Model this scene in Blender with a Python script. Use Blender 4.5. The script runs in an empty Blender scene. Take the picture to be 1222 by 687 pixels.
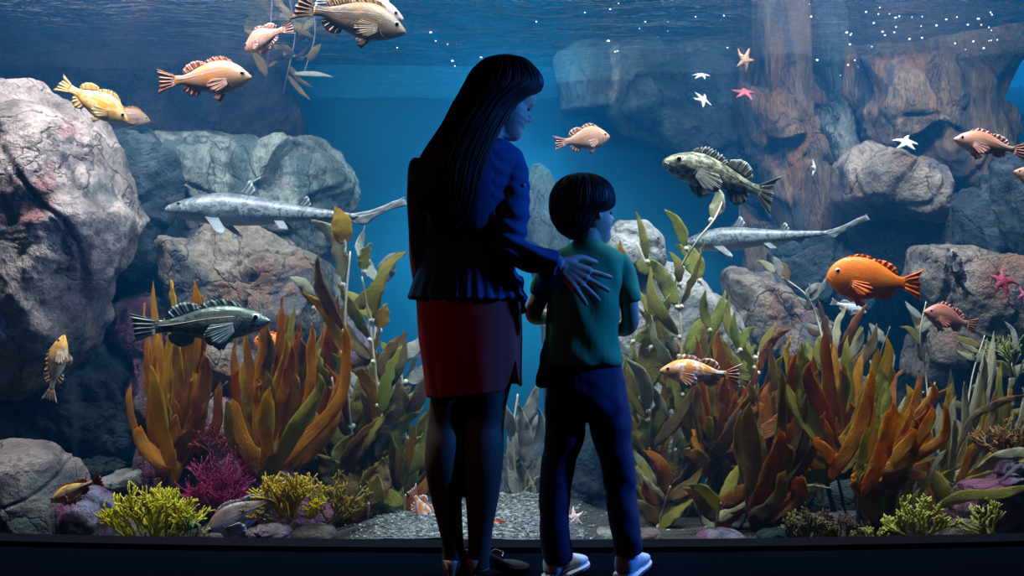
import bpy, bmesh, math, random
import numpy as np
from mathutils import Vector, Matrix, Euler, noise

random.seed(7)
SC = bpy.context.scene
COL = SC.collection
F = 1100.0
CZ = 0.965
PI = math.pi

def P(px, py, D):
    """photo pixel + distance in metres -> a point of the place"""
    return Vector(((px - 611.0) * D / F, D, CZ + (343.5 - py) * D / F))

# ------------------------------------------------------------------ objects
def link(o, parent=None):
    COL.objects.link(o)
    if parent is not None:
        o.parent = parent
    return o

def mesh_obj(name, V, Fc, mat, parent=None, smooth=True):
    """V world coordinates; when the parent is an un-rotated empty its location is taken off"""
    me = bpy.data.meshes.new(name)
    V = np.asarray(V, dtype=float)
    if parent is not None and not parent.get('_loc'):
        V = V - np.array(wloc(parent))
    me.from_pydata([tuple(v) for v in V], [], [tuple(f) for f in Fc])
    me.update()
    if smooth:
        me.polygons.foreach_set('use_smooth', [True] * len(me.polygons))
    if mat:
        me.materials.append(mat)
    o = bpy.data.objects.new(name, me)
    return link(o, parent)

def wloc(o):
    p = Vector((0, 0, 0))
    while o is not None:
        p = p + o.location
        o = o.parent
    return p

def tag(o, label=None, cat=None, group=None, kind=None):
    if label: o['label'] = label
    if cat: o['category'] = cat
    if group: o['group'] = group
    if kind: o['kind'] = kind
    return o

def empty(name, loc, label, cat, group=None, rot=None, local=False):
    o = bpy.data.objects.new(name, None)
    o.location = loc
    o.empty_display_size = 0.05
    if rot is not None:
        o.rotation_euler = rot
    link(o)
    if local:
        o['_loc'] = 1
    return tag(o, label, cat, group)

# ------------------------------------------------------------------ geometry
def frames(pts):
    pts = [Vector(p) for p in pts]
    T = []
    for i in range(len(pts)):
        a = pts[max(i - 1, 0)]; b = pts[min(i + 1, len(pts) - 1)]
        T.append((b - a).normalized())
    return pts, T

def smooth_path(pts, n):
    """Catmull-Rom through pts (any dimension)"""
    pts = np.asarray(pts, float)
    k = len(pts)
    if k == 2:
        t = np.linspace(0, 1, n)[:, None]
        return pts[0] * (1 - t) + pts[1] * t
    ext = np.vstack([2 * pts[0] - pts[1], pts, 2 * pts[-1] - pts[-2]])
    out = []
    for j in range(n):
        u = j / (n - 1) * (k - 1)
        i = min(int(u), k - 2); t = u - i
        p0, p1, p2, p3 = ext[i], ext[i + 1], ext[i + 2], ext[i + 3]
        out.append(0.5 * ((2 * p1) + (-p0 + p2) * t + (2 * p0 - 5 * p1 + 4 * p2 - p3) * t * t
                          + (-p0 + 3 * p1 - 3 * p2 + p3) * t ** 3))
    return np.array(out)

def tube(pts, rad, n=10, caps=True, hint=(0, 1, 0), rad2=None):
    """round or elliptical tube along pts; rad across hint-cross, rad2 along hint"""
    pts, T = frames(pts)
    if not hasattr(rad, '__len__'): rad = [rad] * len(pts)
    if rad2 is None: rad2 = rad
    if not hasattr(rad2, '__len__'): rad2 = [rad2] * len(pts)
    V, Fc = [], []
    h = Vector(hint)
    for i, p in enumerate(pts):
        a = T[i].cross(h)
        if a.length < 1e-4: a = T[i].cross(Vector((1, 0.1, 0)))
        a.normalize(); b = T[i].cross(a).normalized()
        for k in range(n):
            u = 2 * PI * k / n
            V.append(p + a * math.cos(u) * rad[i] + b * math.sin(u) * rad2[i])
    for i in range(len(pts) - 1):
        for k in range(n):
            k2 = (k + 1) % n
            Fc.append((i * n + k, i * n + k2, (i + 1) * n + k2, (i + 1) * n + k))
    if caps:
        c = len(V); V.append(pts[0] - T[0] * rad[0] * .3); V.append(pts[-1] + T[-1] * rad[-1] * .3)
        for k in range(n):
            k2 = (k + 1) % n
            Fc.append((c, k2, k)); m = (len(pts) - 1) * n
            Fc.append((c + 1, m + k, m + k2))
    return [tuple(v) for v in V], Fc

def join(parts):
    V, Fc = [], []
    for v, f in parts:
        o = len(V); V += list(v); Fc += [tuple(i + o for i in q) for q in f]
    return V, Fc

def rings(R, n=32, caps=True):
    """R: list of (cx, cy, z, rx, ry[, exponent, rot]) horizontal rings"""
    V, Fc = [], []
    for r in R:
        cx, cy, z, rx, ry = r[:5]
        e = r[5] if len(r) > 5 else 2.0
        ro = r[6] if len(r) > 6 else 0.0
        for k in range(n):
            u = 2 * PI * k / n
            c, s = math.cos(u), math.sin(u)
            x = math.copysign(abs(c) ** (2 / e), c) * rx; y = math.copysign(abs(s) ** (2 / e), s) * ry
            V.append((cx + x * math.cos(ro) - y * math.sin(ro), cy + x * math.sin(ro) + y * math.cos(ro), z))
    m = len(R)
    for i in range(m - 1):
        for k in range(n):
            k2 = (k + 1) % n
            Fc.append((i * n + k, i * n + k2, (i + 1) * n + k2, (i + 1) * n + k))
    if caps:
        V.append((R[0][0], R[0][1], R[0][2])); V.append((R[-1][0], R[-1][1], R[-1][2]))
        c = len(V) - 2
        for k in range(n):
            k2 = (k + 1) % n
            Fc.append((c, k2, k)); Fc.append((c + 1, (m - 1) * n + k, (m - 1) * n + k2))
    return V, Fc

def dense_rings(R, m):
    R = [tuple(r) + (2.0,) * (6 - len(r)) for r in R]
    return [tuple(r) for r in smooth_path(R, m)]

def ball(c, r, n=12, m=8, sx=1, sy=1, sz=1):
    V, Fc = [], []
    for i in range(1, m):
        v = PI * i / m
        for k in range(n):
            u = 2 * PI * k / n
            V.append((c[0] + r * sx * math.sin(v) * math.cos(u), c[1] + r * sy * math.sin(v) * math.sin(u), c[2] + r * sz * math.cos(v)))
    V.append((c[0], c[1], c[2] + r * sz)); V.append((c[0], c[1], c[2] - r * sz))
    a = len(V) - 2
    for i in range(m - 2):
        for k in range(n):
            k2 = (k + 1) % n
            Fc.append((i * n + k, (i + 1) * n + k, (i + 1) * n + k2, i * n + k2))
    for k in range(n):
        k2 = (k + 1) % n
        Fc.append((a, k, k2)); Fc.append((a + 1, (m - 2) * n + k2, (m - 2) * n + k))
    return V, Fc

def fuse(name, parts, mat, parent, voxel=.004, smooth=4, disp=None):
    """one continuous surface out of overlapping closed shapes"""
    V, Fc = join(parts)
    me = bpy.data.meshes.new('t'); me.from_pydata(V, [], Fc); me.update()
    o = bpy.data.objects.new('t', me); COL.objects.link(o)
    m = o.modifiers.new('r', 'REMESH'); m.mode = 'VOXEL'; m.voxel_size = voxel
    s = o.modifiers.new('s', 'SMOOTH'); s.factor = .5; s.iterations = smooth
    dg = bpy.context.evaluated_depsgraph_get()
    ev = o.evaluated_get(dg)
    me2 = bpy.data.meshes.new_from_object(ev)
    bpy.data.objects.remove(o)
    n = len(me2.vertices)
    co = np.empty(n * 3); me2.vertices.foreach_get('co', co); co = co.reshape(-1, 3)
    no = np.empty(n * 3); me2.vertices.foreach_get('normal', no); no = no.reshape(-1, 3)
    if disp is not None:
        co = co + no * np.array([disp(Vector(c)) for c in co])[:, None]
    if parent is not None and not parent.get('_loc'):
        co = co - np.array(wloc(parent))
    me2.vertices.foreach_set('co', co.ravel()); me2.name = name
    me2.polygons.foreach_set('use_smooth', [True] * len(me2.polygons))
    me2.materials.clear(); me2.materials.append(mat); me2.update()
    ob = bpy.data.objects.new(name, me2)
    return link(ob, parent)

# ------------------------------------------------------------------ materials
class Mt:
    def __init__(s, name):
        s.m = bpy.data.materials.new(name); s.m.use_nodes = True
        s.t = s.m.node_tree; s.t.nodes.clear()
        s.out = s.t.nodes.new('ShaderNodeOutputMaterial')
        s.tc = s.t.nodes.new('ShaderNodeTexCoord')
    def n(s, kind, ins=None, **kw):
        nd = s.t.nodes.new(kind)
        for k, v in kw.items(): setattr(nd, k, v)
        for k, v in (ins or {}).items(): s.put(nd.inputs[k], v)
        return nd
    def put(s, sock, v):
        if hasattr(v, 'is_output') or isinstance(v, bpy.types.NodeSocket): s.t.links.new(v, sock)
        elif isinstance(v, (tuple, list)) and len(v) == 3 and sock.type == 'RGBA': sock.default_value = (*v, 1)
        else: sock.default_value = v
    def noise(s, scale, detail=4, rough=.55, co='Object', dist=0, vec=None):
        return s.n('ShaderNodeTexNoise', {'Vector': vec or s.tc.outputs[co], 'Scale': scale, 'Detail': detail, 'Roughness': rough, 'Distortion': dist}).outputs['Fac']
    def voro(s, scale, co='Object', feature='F1', vec=None):
        return s.n('ShaderNodeTexVoronoi', {'Vector': vec or s.tc.outputs[co], 'Scale': scale}, feature=feature).outputs['Distance']
    def map(s, scale=(1, 1, 1), co='Object', rot=(0, 0, 0), loc=(0, 0, 0)):
        return s.n('ShaderNodeMapping', {'Vector': s.tc.outputs[co], 'Scale': scale, 'Rotation': rot, 'Location': loc}).outputs[0]
    def sep(s, co='Object'):
        return s.n('ShaderNodeSeparateXYZ', {'Vector': s.tc.outputs[co]}).outputs
    def ramp(s, fac, stops):
        nd = s.n('ShaderNodeValToRGB', {'Fac': fac}); cr = nd.color_ramp
        while len(cr.elements) < len(stops): cr.elements.new(.5)
        for e, (p, c) in zip(cr.elements, stops):
            e.position = p
            e.color = (*c, 1) if hasattr(c, '__len__') else (c, c, c, 1)
        return nd.outputs['Color']
    def math(s, op, a, b=0.0, clamp=False):
        nd = s.n('ShaderNodeMath', operation=op, use_clamp=clamp); s.put(nd.inputs[0], a); s.put(nd.inputs[1], b); return nd.outputs[0]
    def mix(s, f, a, b):
        nd = s.n('ShaderNodeMix', data_type='RGBA'); s.put(nd.inputs[0], f); s.put(nd.inputs[6], a); s.put(nd.inputs[7], b); return nd.outputs[2]
    def bump(s, h, strength=.5, dist=.01, nrm=None):
        nd = s.n('ShaderNodeBump', {'Height': h, 'Strength': strength, 'Distance': dist})
        if nrm: s.put(nd.inputs['Normal'], nrm)
        return nd.outputs[0]
    def bsdf(s, **kw):
        nd = s.n('ShaderNodeBsdfPrincipled')
        for k, v in kw.items(): s.put(nd.inputs[k.replace('_', ' ')], v)
        s.t.links.new(nd.outputs[0], s.out.inputs[0]); s.b = nd; return s.m

def plain(name, col, rough=.6, spec=.3, noise_amt=.15, scale=30, bump=.15, sheen=0):
    M = Mt(name)
    n = M.noise(scale, 5)
    c = M.mix(n, tuple(x * (1 - noise_amt) for x in col), tuple(min(1, x * (1 + noise_amt)) for x in col))
    M.bsdf(Base_Color=c, Roughness=rough, Specular_IOR_Level=spec, Normal=M.bump(n, bump, .004))
    if sheen: M.put(M.b.inputs['Sheen Weight'], sheen)
    return M.m
# ------------------------------------------------------------------ rock materials
def rock_mat(name, base, accent=(.22, .07, .08), dark=(.02, .035, .04), acc=.46, drk=.44, stretch=(1, 1, 1), bumpd=.03, seed=0):
    M = Mt(name)
    v = M.map(stretch, loc=(seed, seed * .7, seed * .3))
    n1 = M.noise(2.6, 8, .62, vec=v, dist=.4)
    n2 = M.noise(1.5, 6, .6, vec=M.map(stretch, loc=(5.3 + seed, 1, 2)), dist=.8)
    n3 = M.noise(2.1, 6, .6, vec=M.map(stretch, loc=(1.3, 9.1 + seed, 4)), dist=.6)
    n4 = M.noise(22, 6, .7, vec=v)
    n5 = M.noise(70, 3, .7, vec=v)
    b = [tuple(c * k for c in base) for k in (.28, .62, 1.0, 1.3)]
    c = M.ramp(n1, [(.3, b[0]), (.44, b[1]), (.55, b[2]), (.72, b[3])])
    c = M.mix(M.ramp(n2, [(1 - acc, 0.), (1 - acc + .07, .85)]), c, accent)
    c = M.mix(M.ramp(n3, [(1 - drk, 0.), (1 - drk + .08, .85)]), c, dark)
    c = M.mix(M.ramp(n4, [(.38, .6), (.52, 0.)]), c, tuple(x * .35 for x in base))
    w = M.voro(1.7, feature='DISTANCE_TO_EDGE', vec=M.n('ShaderNodeVectorMath', {0: v, 1: M.n('ShaderNodeTexNoise', {'Vector': v, 'Scale': 2.2, 'Detail': 5}).outputs['Color']}, operation='ADD').outputs[0])
    crack = M.ramp(w, [(0., .6), (.012, .9), (.03, 1.)])
    c = M.mix(crack, tuple(x * .07 for x in base), c)
    pits = M.ramp(M.voro(26, vec=v), [(.0, 0.), (.35, 1.)])
    h = M.math('ADD', M.math('MULTIPLY', n1, 1.6), M.math('MULTIPLY', n4, .45))
    h = M.math('ADD', h, M.math('MULTIPLY', n5, .12))
    h = M.math('ADD', h, M.math('MULTIPLY', pits, .07))
    h = M.math('ADD', h, M.math('MULTIPLY', crack, .5))
    return M.bsdf(Base_Color=c, Roughness=.85, Specular_IOR_Level=.15, Normal=M.bump(h, 1., bumpd * 3.5))

RM = dict(
    pink=rock_mat('pale_pink_stone', (.42, .33, .29), (.30, .12, .11), (.08, .10, .10), 0.45, 0.45, seed=1),
    grey=rock_mat('grey_green_stone', (.22, .24, .21), (.20, .13, .15), (.04, .07, .07), 0.41, 0.50, (1.3, 1.3, .55), .035, seed=2),
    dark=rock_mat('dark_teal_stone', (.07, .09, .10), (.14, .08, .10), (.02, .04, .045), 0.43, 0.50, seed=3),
    purple=rock_mat('purplish_stone', (.24, .17, .18), (.30, .10, .18), (.05, .05, .06), 0.53, 0.45, seed=4),
    white=rock_mat('pale_white_stone', (.36, .36, .34), (.34, .32, .32), (.16, .18, .19), 0.45, 0.43, seed=5, bumpd=.02),
    tan=rock_mat('tan_grey_stone', (.27, .22, .17), (.26, .14, .09), (.06, .07, .09), 0.47, 0.50, (1.2, 1.2, .8), .035, seed=6),
    streak=rock_mat('streaked_brown_stone', (.26, .18, .11), (.28, .13, .05), (.05, .07, .08), 0.47, 0.50, (3, 3, .5), .035, seed=7),
    slab=rock_mat('smooth_teal_grey_stone', (.07, .075, .07), (.24, .22, .20), (.06, .10, .11), 0.45, 0.45, (2.2, 2.2, .7), .012, seed=8),
    murk=rock_mat('shade_darkened_maroon_stone', (.045, .035, .035), (.06, .02, .02), (.01, .012, .016), seed=12),  # maroon stone lowered to near black, so its colour stands in for unlit water
    crust=rock_mat('coralline_crusted_stone', (.36, .33, .45), (.30, .08, .22), (.06, .04, .09), 0.55, 0.47, (3, 3, 3), .03, seed=9),
)

def rock(outline, D, depth, mat, label, name='boulder', seed=0, amp=.05, nu=170, nv=84, cat='rock', flat=.62, plates=12, parent=None, group=None, tilt=0, crackd=.018):
    """boulder grown from its outline, with its own depth, plates, cracks and weathering"""
    rs = np.random.RandomState(seed + 11)
    O = np.array([[(x - 611) * D / F, CZ + (343.5 - y) * D / F] for x, y in outline])
    c = O.mean(0)
    # closed polyline -> radius by angle
    d = O - c
    ang = np.arctan2(d[:, 1], d[:, 0]); rad = np.hypot(d[:, 0], d[:, 1])
    # ray cast for robust radii
    U = np.linspace(0, 2 * PI, nu, endpoint=False)
    R = np.zeros(nu)
    Pn = np.roll(O, -1, 0)
    for i, u in enumerate(U):
        dx, dz = math.cos(u), math.sin(u); best = 0
        for a, b in zip(O - c, Pn - c):
            e = b - a; den = dx * e[1] - dz * e[0]
            if abs(den) < 1e-9: continue
            t = (a[0] * e[1] - a[1] * e[0]) / den; s = (a[0] * dz - a[1] * dx) / den
            if t > 0 and -1e-6 <= s <= 1 + 1e-6: best = max(best, t)
        R[i] = best if best > 0 else rad.mean()
    k = np.array([1, 2, 1]) / 4.
    for _ in range(2): R = np.convolve(np.r_[R[-1], R, R[0]], k, 'valid')
    VV = np.linspace(0, PI, nv + 1)[1:-1]
    sv = np.sin(VV) ** flat
    X = c[0] + np.outer(sv, R * np.cos(U)); Z = c[1] + np.outer(sv, R * np.sin(U))
    Y = D + depth * .35 - np.outer(np.sign(np.cos(VV)) * np.abs(np.cos(VV)) ** .8, np.ones(nu)) * depth
    Y = Y + tilt * (Z - c[1])
    pts = np.stack([X, Y, Z], -1).reshape(-1, 3)
    pts = np.vstack([pts, [[c[0], D + depth * .35 - depth, c[1]], [c[0], D + depth * 1.35, c[1]]]])
    ctr = np.array([c[0], D + depth * .35, c[1]])
    nrm = (pts - ctr) / np.array([R.mean(), depth, R.mean()]) ** 2
    nrm /= np.linalg.norm(nrm, axis=1)[:, None] + 1e-9
    # warp + plates (voronoi cells standing in and out) + crack lines
    S = pts[rs.choice(len(pts), plates, replace=False)] + rs.normal(0, .05, (plates, 3))
    amp = amp * 1.35; off = rs.uniform(-1, 1, plates)
    slope = rs.normal(0, .55, (plates, 3))
    warp = np.array([noise.noise_vector(Vector(p * 2.3) + Vector((seed, 0, 0))) for p in pts]) * .16
    q = pts + warp
    dist = np.linalg.norm(q[:, None, :] - S[None], axis=2)
    order = np.argsort(dist, 1)
    i1 = order[:, 0]; i2 = order[:, 1]
    d1 = dist[np.arange(len(q)), i1]; d2 = dist[np.arange(len(q)), i2]
    edge = np.clip((d2 - d1) / .05, 0, 1); edge = edge * edge * (3 - 2 * edge)
    def hgt(ix): return off[ix] * amp + np.einsum('ij,ij->i', q - S[ix], slope[ix]) * amp * 2.2
    h = .5 * (hgt(i1) + hgt(i2)) * (1 - edge) + hgt(i1) * edge
    h = np.clip(h, -amp * 2, amp * 2)
    h -= crackd * np.exp(-((d2 - d1) / .014) ** 2)
    fb = np.array([noise.fractal(Vector(p * 4.2) + Vector((seed * 3.1, 0, 0)), .9, 2.1, 6) for p in pts])
    rg = np.array([noise.ridged_multi_fractal(Vector(p * 2.4) + Vector((0, seed * 1.7, 0)), 1., 2.1, 4, 1., 2.) for p in pts])
    h += fb * amp * .55 - (rg - 1.2) * amp * .35
    pts = pts + nrm * h[:, None]
    Fc = []
    m = nv - 1
    for i in range(m - 1):
        for j in range(nu):
            j2 = (j + 1) % nu
            Fc.append((i * nu + j, i * nu + j2, (i + 1) * nu + j2, (i + 1) * nu + j))
    a = len(pts) - 2
    for j in range(nu):
        j2 = (j + 1) % nu
        Fc.append((a, j2, j)); Fc.append((a + 1, (m - 1) * nu + j, (m - 1) * nu + j2))
    base = Vector((c[0], D, pts[:, 2].min()))
    V = pts - np.array(base)
    me = bpy.data.meshes.new(name); me.from_pydata([tuple(v) for v in V], [], Fc); me.update()
    me.polygons.foreach_set('use_smooth', [True] * len(me.polygons)); me.materials.append(RM[mat])
    o = bpy.data.objects.new(name, me); o.location = base; link(o)
    return tag(o, label, cat, group)

# ------------------------------------------------------------------ the setting
def bow(x):                      # the long window bows gently towards the visitors
    return 3.39 + .088 * min(abs(x) / 1.9, 2.2) ** 2
ZS = 2.36                        # water level

def ribbon(name, x0, x1, n, prof, mat, kind='structure'):
    """extrude profile [(dy, z)...] along the bowed window line"""
    V, Fc = [], []
    xs = np.linspace(x0, x1, n)
    m = len(prof)
    for x in xs:
        for dy, z in prof: V.append((x, bow(x) + dy, z))
    for i in range(n - 1):
        for k in range(m):
            k2 = (k + 1) % m
            Fc.append((i * m + k, i * m + k2, (i + 1) * m + k2, (i + 1) * m + k))
    Fc.append(tuple(range(m))[::-1]); Fc.append(tuple((n - 1) * m + k for k in range(m)))
    o = mesh_obj(name, V, Fc, mat, smooth=False)
    return tag(o, kind=kind)

def box(name, a, b, mat, kind='structure'):
    V = [(x, y, z) for x in (a[0], b[0]) for y in (a[1], b[1]) for z in (a[2], b[2])]
    Fc = [(0, 1, 3, 2), (4, 6, 7, 5), (0, 4, 5, 1), (2, 3, 7, 6), (0, 2, 6, 4), (1, 5, 7, 3)]
    return tag(mesh_obj(name, V, Fc, mat, smooth=False), kind=kind)

black = plain('matte_black_paint', (.004, .005, .008), .8, .02, bump=.05)
floor_m = plain('dark_navy_carpet', (.0015, .0025, .006), 1., 0., .35, 90, .4)
room_m = plain('charcoal_wall_paint', (.02, .02, .025), .9, .1)

box('floor', (-4.2, -2.2, -.1), (4.2, 3.2, 0), floor_m)
ribbon('floor_edge', -4.2, 4.2, 60, [(-.35, -.1), (-.03, -.1), (-.03, -.0006), (-.35, -.0006)], floor_m)
ribbon('trim_1', -4.2, 4.2, 60, [(-.03, -.14), (.075, -.14), (.075, .02), (-.03, .02)], black)
ribbon('wall_front', -4.2, 4.2, 60, [(-.03, 2.5), (.075, 2.5), (.075, 3.3), (-.03, 3.3)], black)
box('wall_left', (-4.3, -2.2, 0), (-4.2, 3.9, 3.3), room_m)
box('wall_right', (4.2, -2.2, 0), (4.3, 3.9, 3.3), room_m)
box('wall_back', (-4.3, -2.3, 0), (4.3, -2.2, 3.3), room_m)
box('ceiling', (-4.3, -2.3, 3.3), (4.3, 3.5, 3.4), room_m)

# acrylic pane
M = Mt('clear_acrylic')
tr = M.n('ShaderNodeBsdfTransparent', {'Color': (.97, .985, .99)})
gl = M.n('ShaderNodeBsdfGlossy', {'Color': (1, 1, 1), 'Roughness': .02})
mx = M.n('ShaderNodeMixShader', {'Fac': .025}); M.t.links.new(tr.outputs[0], mx.inputs[1]); M.t.links.new(gl.outputs[0], mx.inputs[2])
M.t.links.new(mx.outputs[0], M.out.inputs[0])
ribbon('window_1', -4.2, 4.2, 60, [(.02, .02), (.07, .02), (.07, 2.5), (.02, 2.5)], M.m)

# tank shell: bed, painted back and side walls
M = Mt('blue_tank_paint')
n = M.noise(.8, 4)
M.bsdf(Base_Color=M.mix(n, (.004, .07, .13), (.008, .11, .18)), Roughness=.9, Specular_IOR_Level=.1)
paint = M.m
V, Fc = [], []
path = []
for i in range(61):
    t = i / 60; a = PI * t
    path.append((-5.6 * math.cos(a), 3.6 + 3.2 * math.sin(a) ** .5))
for x, y in path: V += [(x, y, -1.6), (x, y, 2.6)]
for i in range(60): Fc.append((2 * i, 2 * i + 1, 2 * i + 3, 2 * i + 2))
o = mesh_obj('wall_tank', V, Fc, paint); tag(o, kind='structure')
md = o.modifiers.new('s', 'SOLIDIFY'); md.thickness = .12; md.offset = 1

M = Mt('gravel_bed')
n1 = M.noise(60, 3, .7); v1 = M.voro(75)
c = M.mix(M.ramp(v1, [(.1, 0.), (.7, 1.)]), (.15, .18, .17), (.04, .05, .05))
c = M.mix(M.ramp(n1, [(.4, 0.), (.6, .7)]), c, (.30, .32, .30))
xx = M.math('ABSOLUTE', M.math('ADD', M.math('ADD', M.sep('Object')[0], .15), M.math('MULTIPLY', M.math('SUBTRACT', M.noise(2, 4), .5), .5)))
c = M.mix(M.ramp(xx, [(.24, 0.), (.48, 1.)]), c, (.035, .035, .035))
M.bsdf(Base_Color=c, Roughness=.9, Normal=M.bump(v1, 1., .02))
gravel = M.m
def bedz(x, y, y0):
    k = min(1, max(0, (abs(x + .15) - .34) / .3)); k = k * k * (3 - 2 * k)
    h = .012 * noise.noise(Vector((x * 3, y * 3, 0))) + .008 * noise.noise(Vector((x * 9, y * 9, 3)))
    return .018 + abs(h) - .085 * k - .34 * max(0, y - y0 - .75)
xs = np.linspace(-5.5, 5.5, 320); ys = np.linspace(0, 1, 90)
V, Fc = [], []
for x in xs:
    y0 = bow(x) + .08 if abs(x) < 4.2 else 3.9
    for t in ys:
        y = y0 + (7.7 - y0) * t ** 1.5
        V.append((x, y, bedz(x, y, y0)))
m = len(ys)
for i in range(len(xs) - 1):
    for j in range(m - 1): Fc.append((i * m + j, (i + 1) * m + j, (i + 1) * m + j + 1, i * m + j + 1))
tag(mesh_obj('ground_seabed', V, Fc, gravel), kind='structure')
# loose gravel
V, Fc = [], []
rs = np.random.RandomState(3)
ico = bmesh.new(); bmesh.ops.create_icosphere(ico, subdivisions=1, radius=1)
iv = np.array([v.co[:] for v in ico.verts]); ifc = [tuple(v.index for v in f.verts) for f in ico.faces]; ico.free()
for k in range(3800):
    x = rs.normal(-.15, .20) if k % 12 else rs.uniform(-2.2, 2.2); y = bow(x) + .1 + rs.uniform(0, .84) ** 1.4
    r = rs.uniform(.003, .010) * (1.6 if rs.rand() < .06 else 1)
    z = bedz(x, y, bow(x) + .08) + r * .2
    q = iv * np.array([r, r * rs.uniform(.6, 1), r * rs.uniform(.4, .8)]) * (1 + rs.normal(0, .12, (len(iv), 1)))
    a = rs.uniform(0, 6.28); q = q @ np.array([[math.cos(a), -math.sin(a), 0], [math.sin(a), math.cos(a), 0], [0, 0, 1]])
    b = len(V); V += [tuple(v + np.array((x, y, z))) for v in q]; Fc += [tuple(i + b for i in f) for f in ifc]
M = Mt('gravel_stones')
M.bsdf(Base_Color=M.ramp(M.noise(40, 1), [(.35, (.03, .045, .045)), (.5, (.12, .14, .13)), (.62, (.30, .31, .28))]), Roughness=.8)
tag(mesh_obj('gravel', V, Fc, M.m, smooth=False), 'grey and white gravel covering the tank floor', 'gravel', kind='stuff')

# water surface from below: rippled, mirrors the tank and lets the lamps in
M = Mt('water_surface')
v = M.map((1.0, 2.2, 1))
n1 = M.noise(2.6, 4, .6, vec=v, dist=.6); n2 = M.noise(9, 3, .6, vec=v)
h = M.math('ADD', n1, M.math('MULTIPLY', n2, .25))
nb = M.bump(h, 1., .12)
tr = M.n('ShaderNodeBsdfTransparent', {'Color': (1, 1, 1)})
gl = M.n('ShaderNodeBsdfGlossy', {'Color': (.85, .95, 1), 'Roughness': .04, 'Normal': nb})
mx = M.n('ShaderNodeMixShader', {'Fac': .6}); M.t.links.new(tr.outputs[0], mx.inputs[1]); M.t.links.new(gl.outputs[0], mx.inputs[2])
M.t.links.new(mx.outputs[0], M.out.inputs[0])
surf_m = M.m
xs = np.linspace(-5.5, 5.5, 260); ys = np.linspace(0, 1, 160)
V, Fc = [], []
for x in xs:
    y0 = bow(x) + .075 if abs(x) < 4.2 else 3.9
    for t in ys:
        y = y0 + (7.7 - y0) * t ** 1.2
        V.append((x, y, ZS + .010 * noise.noise(Vector((x * 3.2, y * 7, 1))) + .006 * noise.noise(Vector((x * 8, y * 17, 5)))))
m = len(ys)
for i in range(len(xs) - 1):
    for j in range(m - 1): Fc.append((i * m + j, i * m + j + 1, (i + 1) * m + j + 1, (i + 1) * m + j))
tag(mesh_obj('water_surface', V, Fc, surf_m), kind='structure')

# the water itself
M = Mt('tank_water')
VOL = M.n('ShaderNodeVolumePrincipled', {'Color': (.02, .30, .74), 'Density': .08, 'Anisotropy': .35, 'Absorption Color': (.35, .72, .85)})
M.t.links.new(VOL.outputs[0], M.out.inputs['Volume'])
V, Fc = [], []
xs = np.linspace(-4.15, 4.15, 50)
for x in xs:
    for y in (bow(x) + .072, 7.55):
        for z in (.0, ZS + .02): V.append((x, y, z))
for i in range(len(xs) - 1):
    a = i * 4; b = a + 4
    Fc += [(a, b, b + 1, a + 1), (a + 2, a + 3, b + 3, b + 2), (a + 1, b + 1, b + 3, a + 3), (a, a + 2, b + 2, b)]
Fc += [(0, 1, 3, 2)]; e = (len(xs) - 1) * 4; Fc += [(e, e + 2, e + 3, e + 1)]
tag(mesh_obj('water', V, Fc, M.m, smooth=False), kind='structure')

# ------------------------------------------------------------------ rocks
def hull_rock(*a, **k): return rock(*a, **k)
R_ = rock
R_([(-170, 300), (-150, 180), (-70, 105), (0, 94), (32, 97), (62, 112), (85, 136), (98, 165), (104, 205), (113, 235), (128, 262), (125, 290), (117, 322), (100, 350), (86, 375), (88, 402), (76, 418), (50, 432), (30, 452), (0, 472), (-90, 480), (-150, 400)],
   4.25, .5, 'pink', 'huge pale pinkish boulder with cracks filling the upper left edge', seed=1, amp=.05, nu=260, nv=130, plates=9, flat=.5)
R_([(96, 150), (120, 150), (150, 154), (200, 160), (218, 205), (208, 262), (205, 330), (172, 352), (122, 345), (100, 262)],
   5.15, .4, 'dark', 'dark teal rock face in the gap beside the huge pinkish boulder', seed=2, amp=.08)
R_([(185, 160), (245, 150), (300, 158), (322, 168), (345, 166), (372, 173), (402, 187), (420, 206), (424, 240), (418, 285), (380, 330), (300, 342), (240, 330), (205, 292), (190, 225)],
   5.25, .42, 'grey', 'large grey-green weathered rock behind the leopard shark with a blunt top', seed=3, amp=.07, nu=230, nv=110, plates=16, flat=.5)
R_([(196, 275), (240, 262), (298, 268), (345, 285), (380, 310), (400, 350), (398, 405), (350, 435), (260, 445), (212, 405), (196, 335)],
   4.9, .35, 'tan', 'pale grey boulder under the shark, behind the left kelp', seed=4, amp=.06, nu=200)
R_([(-40, 395), (60, 390), (112, 395), (135, 418), (165, 440), (175, 505), (165, 560), (100, 572), (0, 562), (-80, 500)],
   4.75, .4, 'dark', 'dark blue rock mass below the huge pinkish boulder', seed=5, amp=.08, nu=200)
R_([(128, 345), (160, 335), (192, 345), (205, 390), (200, 440), (205, 500), (185, 510), (150, 450), (125, 400)],
   4.95, .3, 'purple', 'purplish rock just behind the tall amber kelp', seed=6, amp=.06)
R_([(-90, 545), (0, 533), (40, 540), (58, 556), (72, 590), (80, 650), (0, 665), (-90, 665)],
   3.85, .26, 'pink', 'rounded stone block in the bottom left corner', seed=7, amp=.025, flat=.45)
R_([(164, 500), (180, 462), (205, 440), (245, 470), (290, 500), (318, 560), (330, 600), (330, 655), (160, 655), (163, 560)],
   4.25, .25, 'purple', 'pinkish grey leaning slab behind the magenta seaweed', seed=8, amp=.04, nu=200)
R_([(225, 440), (255, 412), (290, 430), (310, 460), (345, 500), (350, 545), (300, 570), (250, 520)],
   4.5, .25, 'tan', 'tan rock between the two amber kelps', seed=9, amp=.05)
R_([(80, 560), (96, 550), (130, 548), (146, 560), (122, 575), (88, 582)], 4.2, .12, 'dark', 'small dark slate piece above the flat ledge stone', seed=10, amp=.015, nu=90, nv=40)
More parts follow.
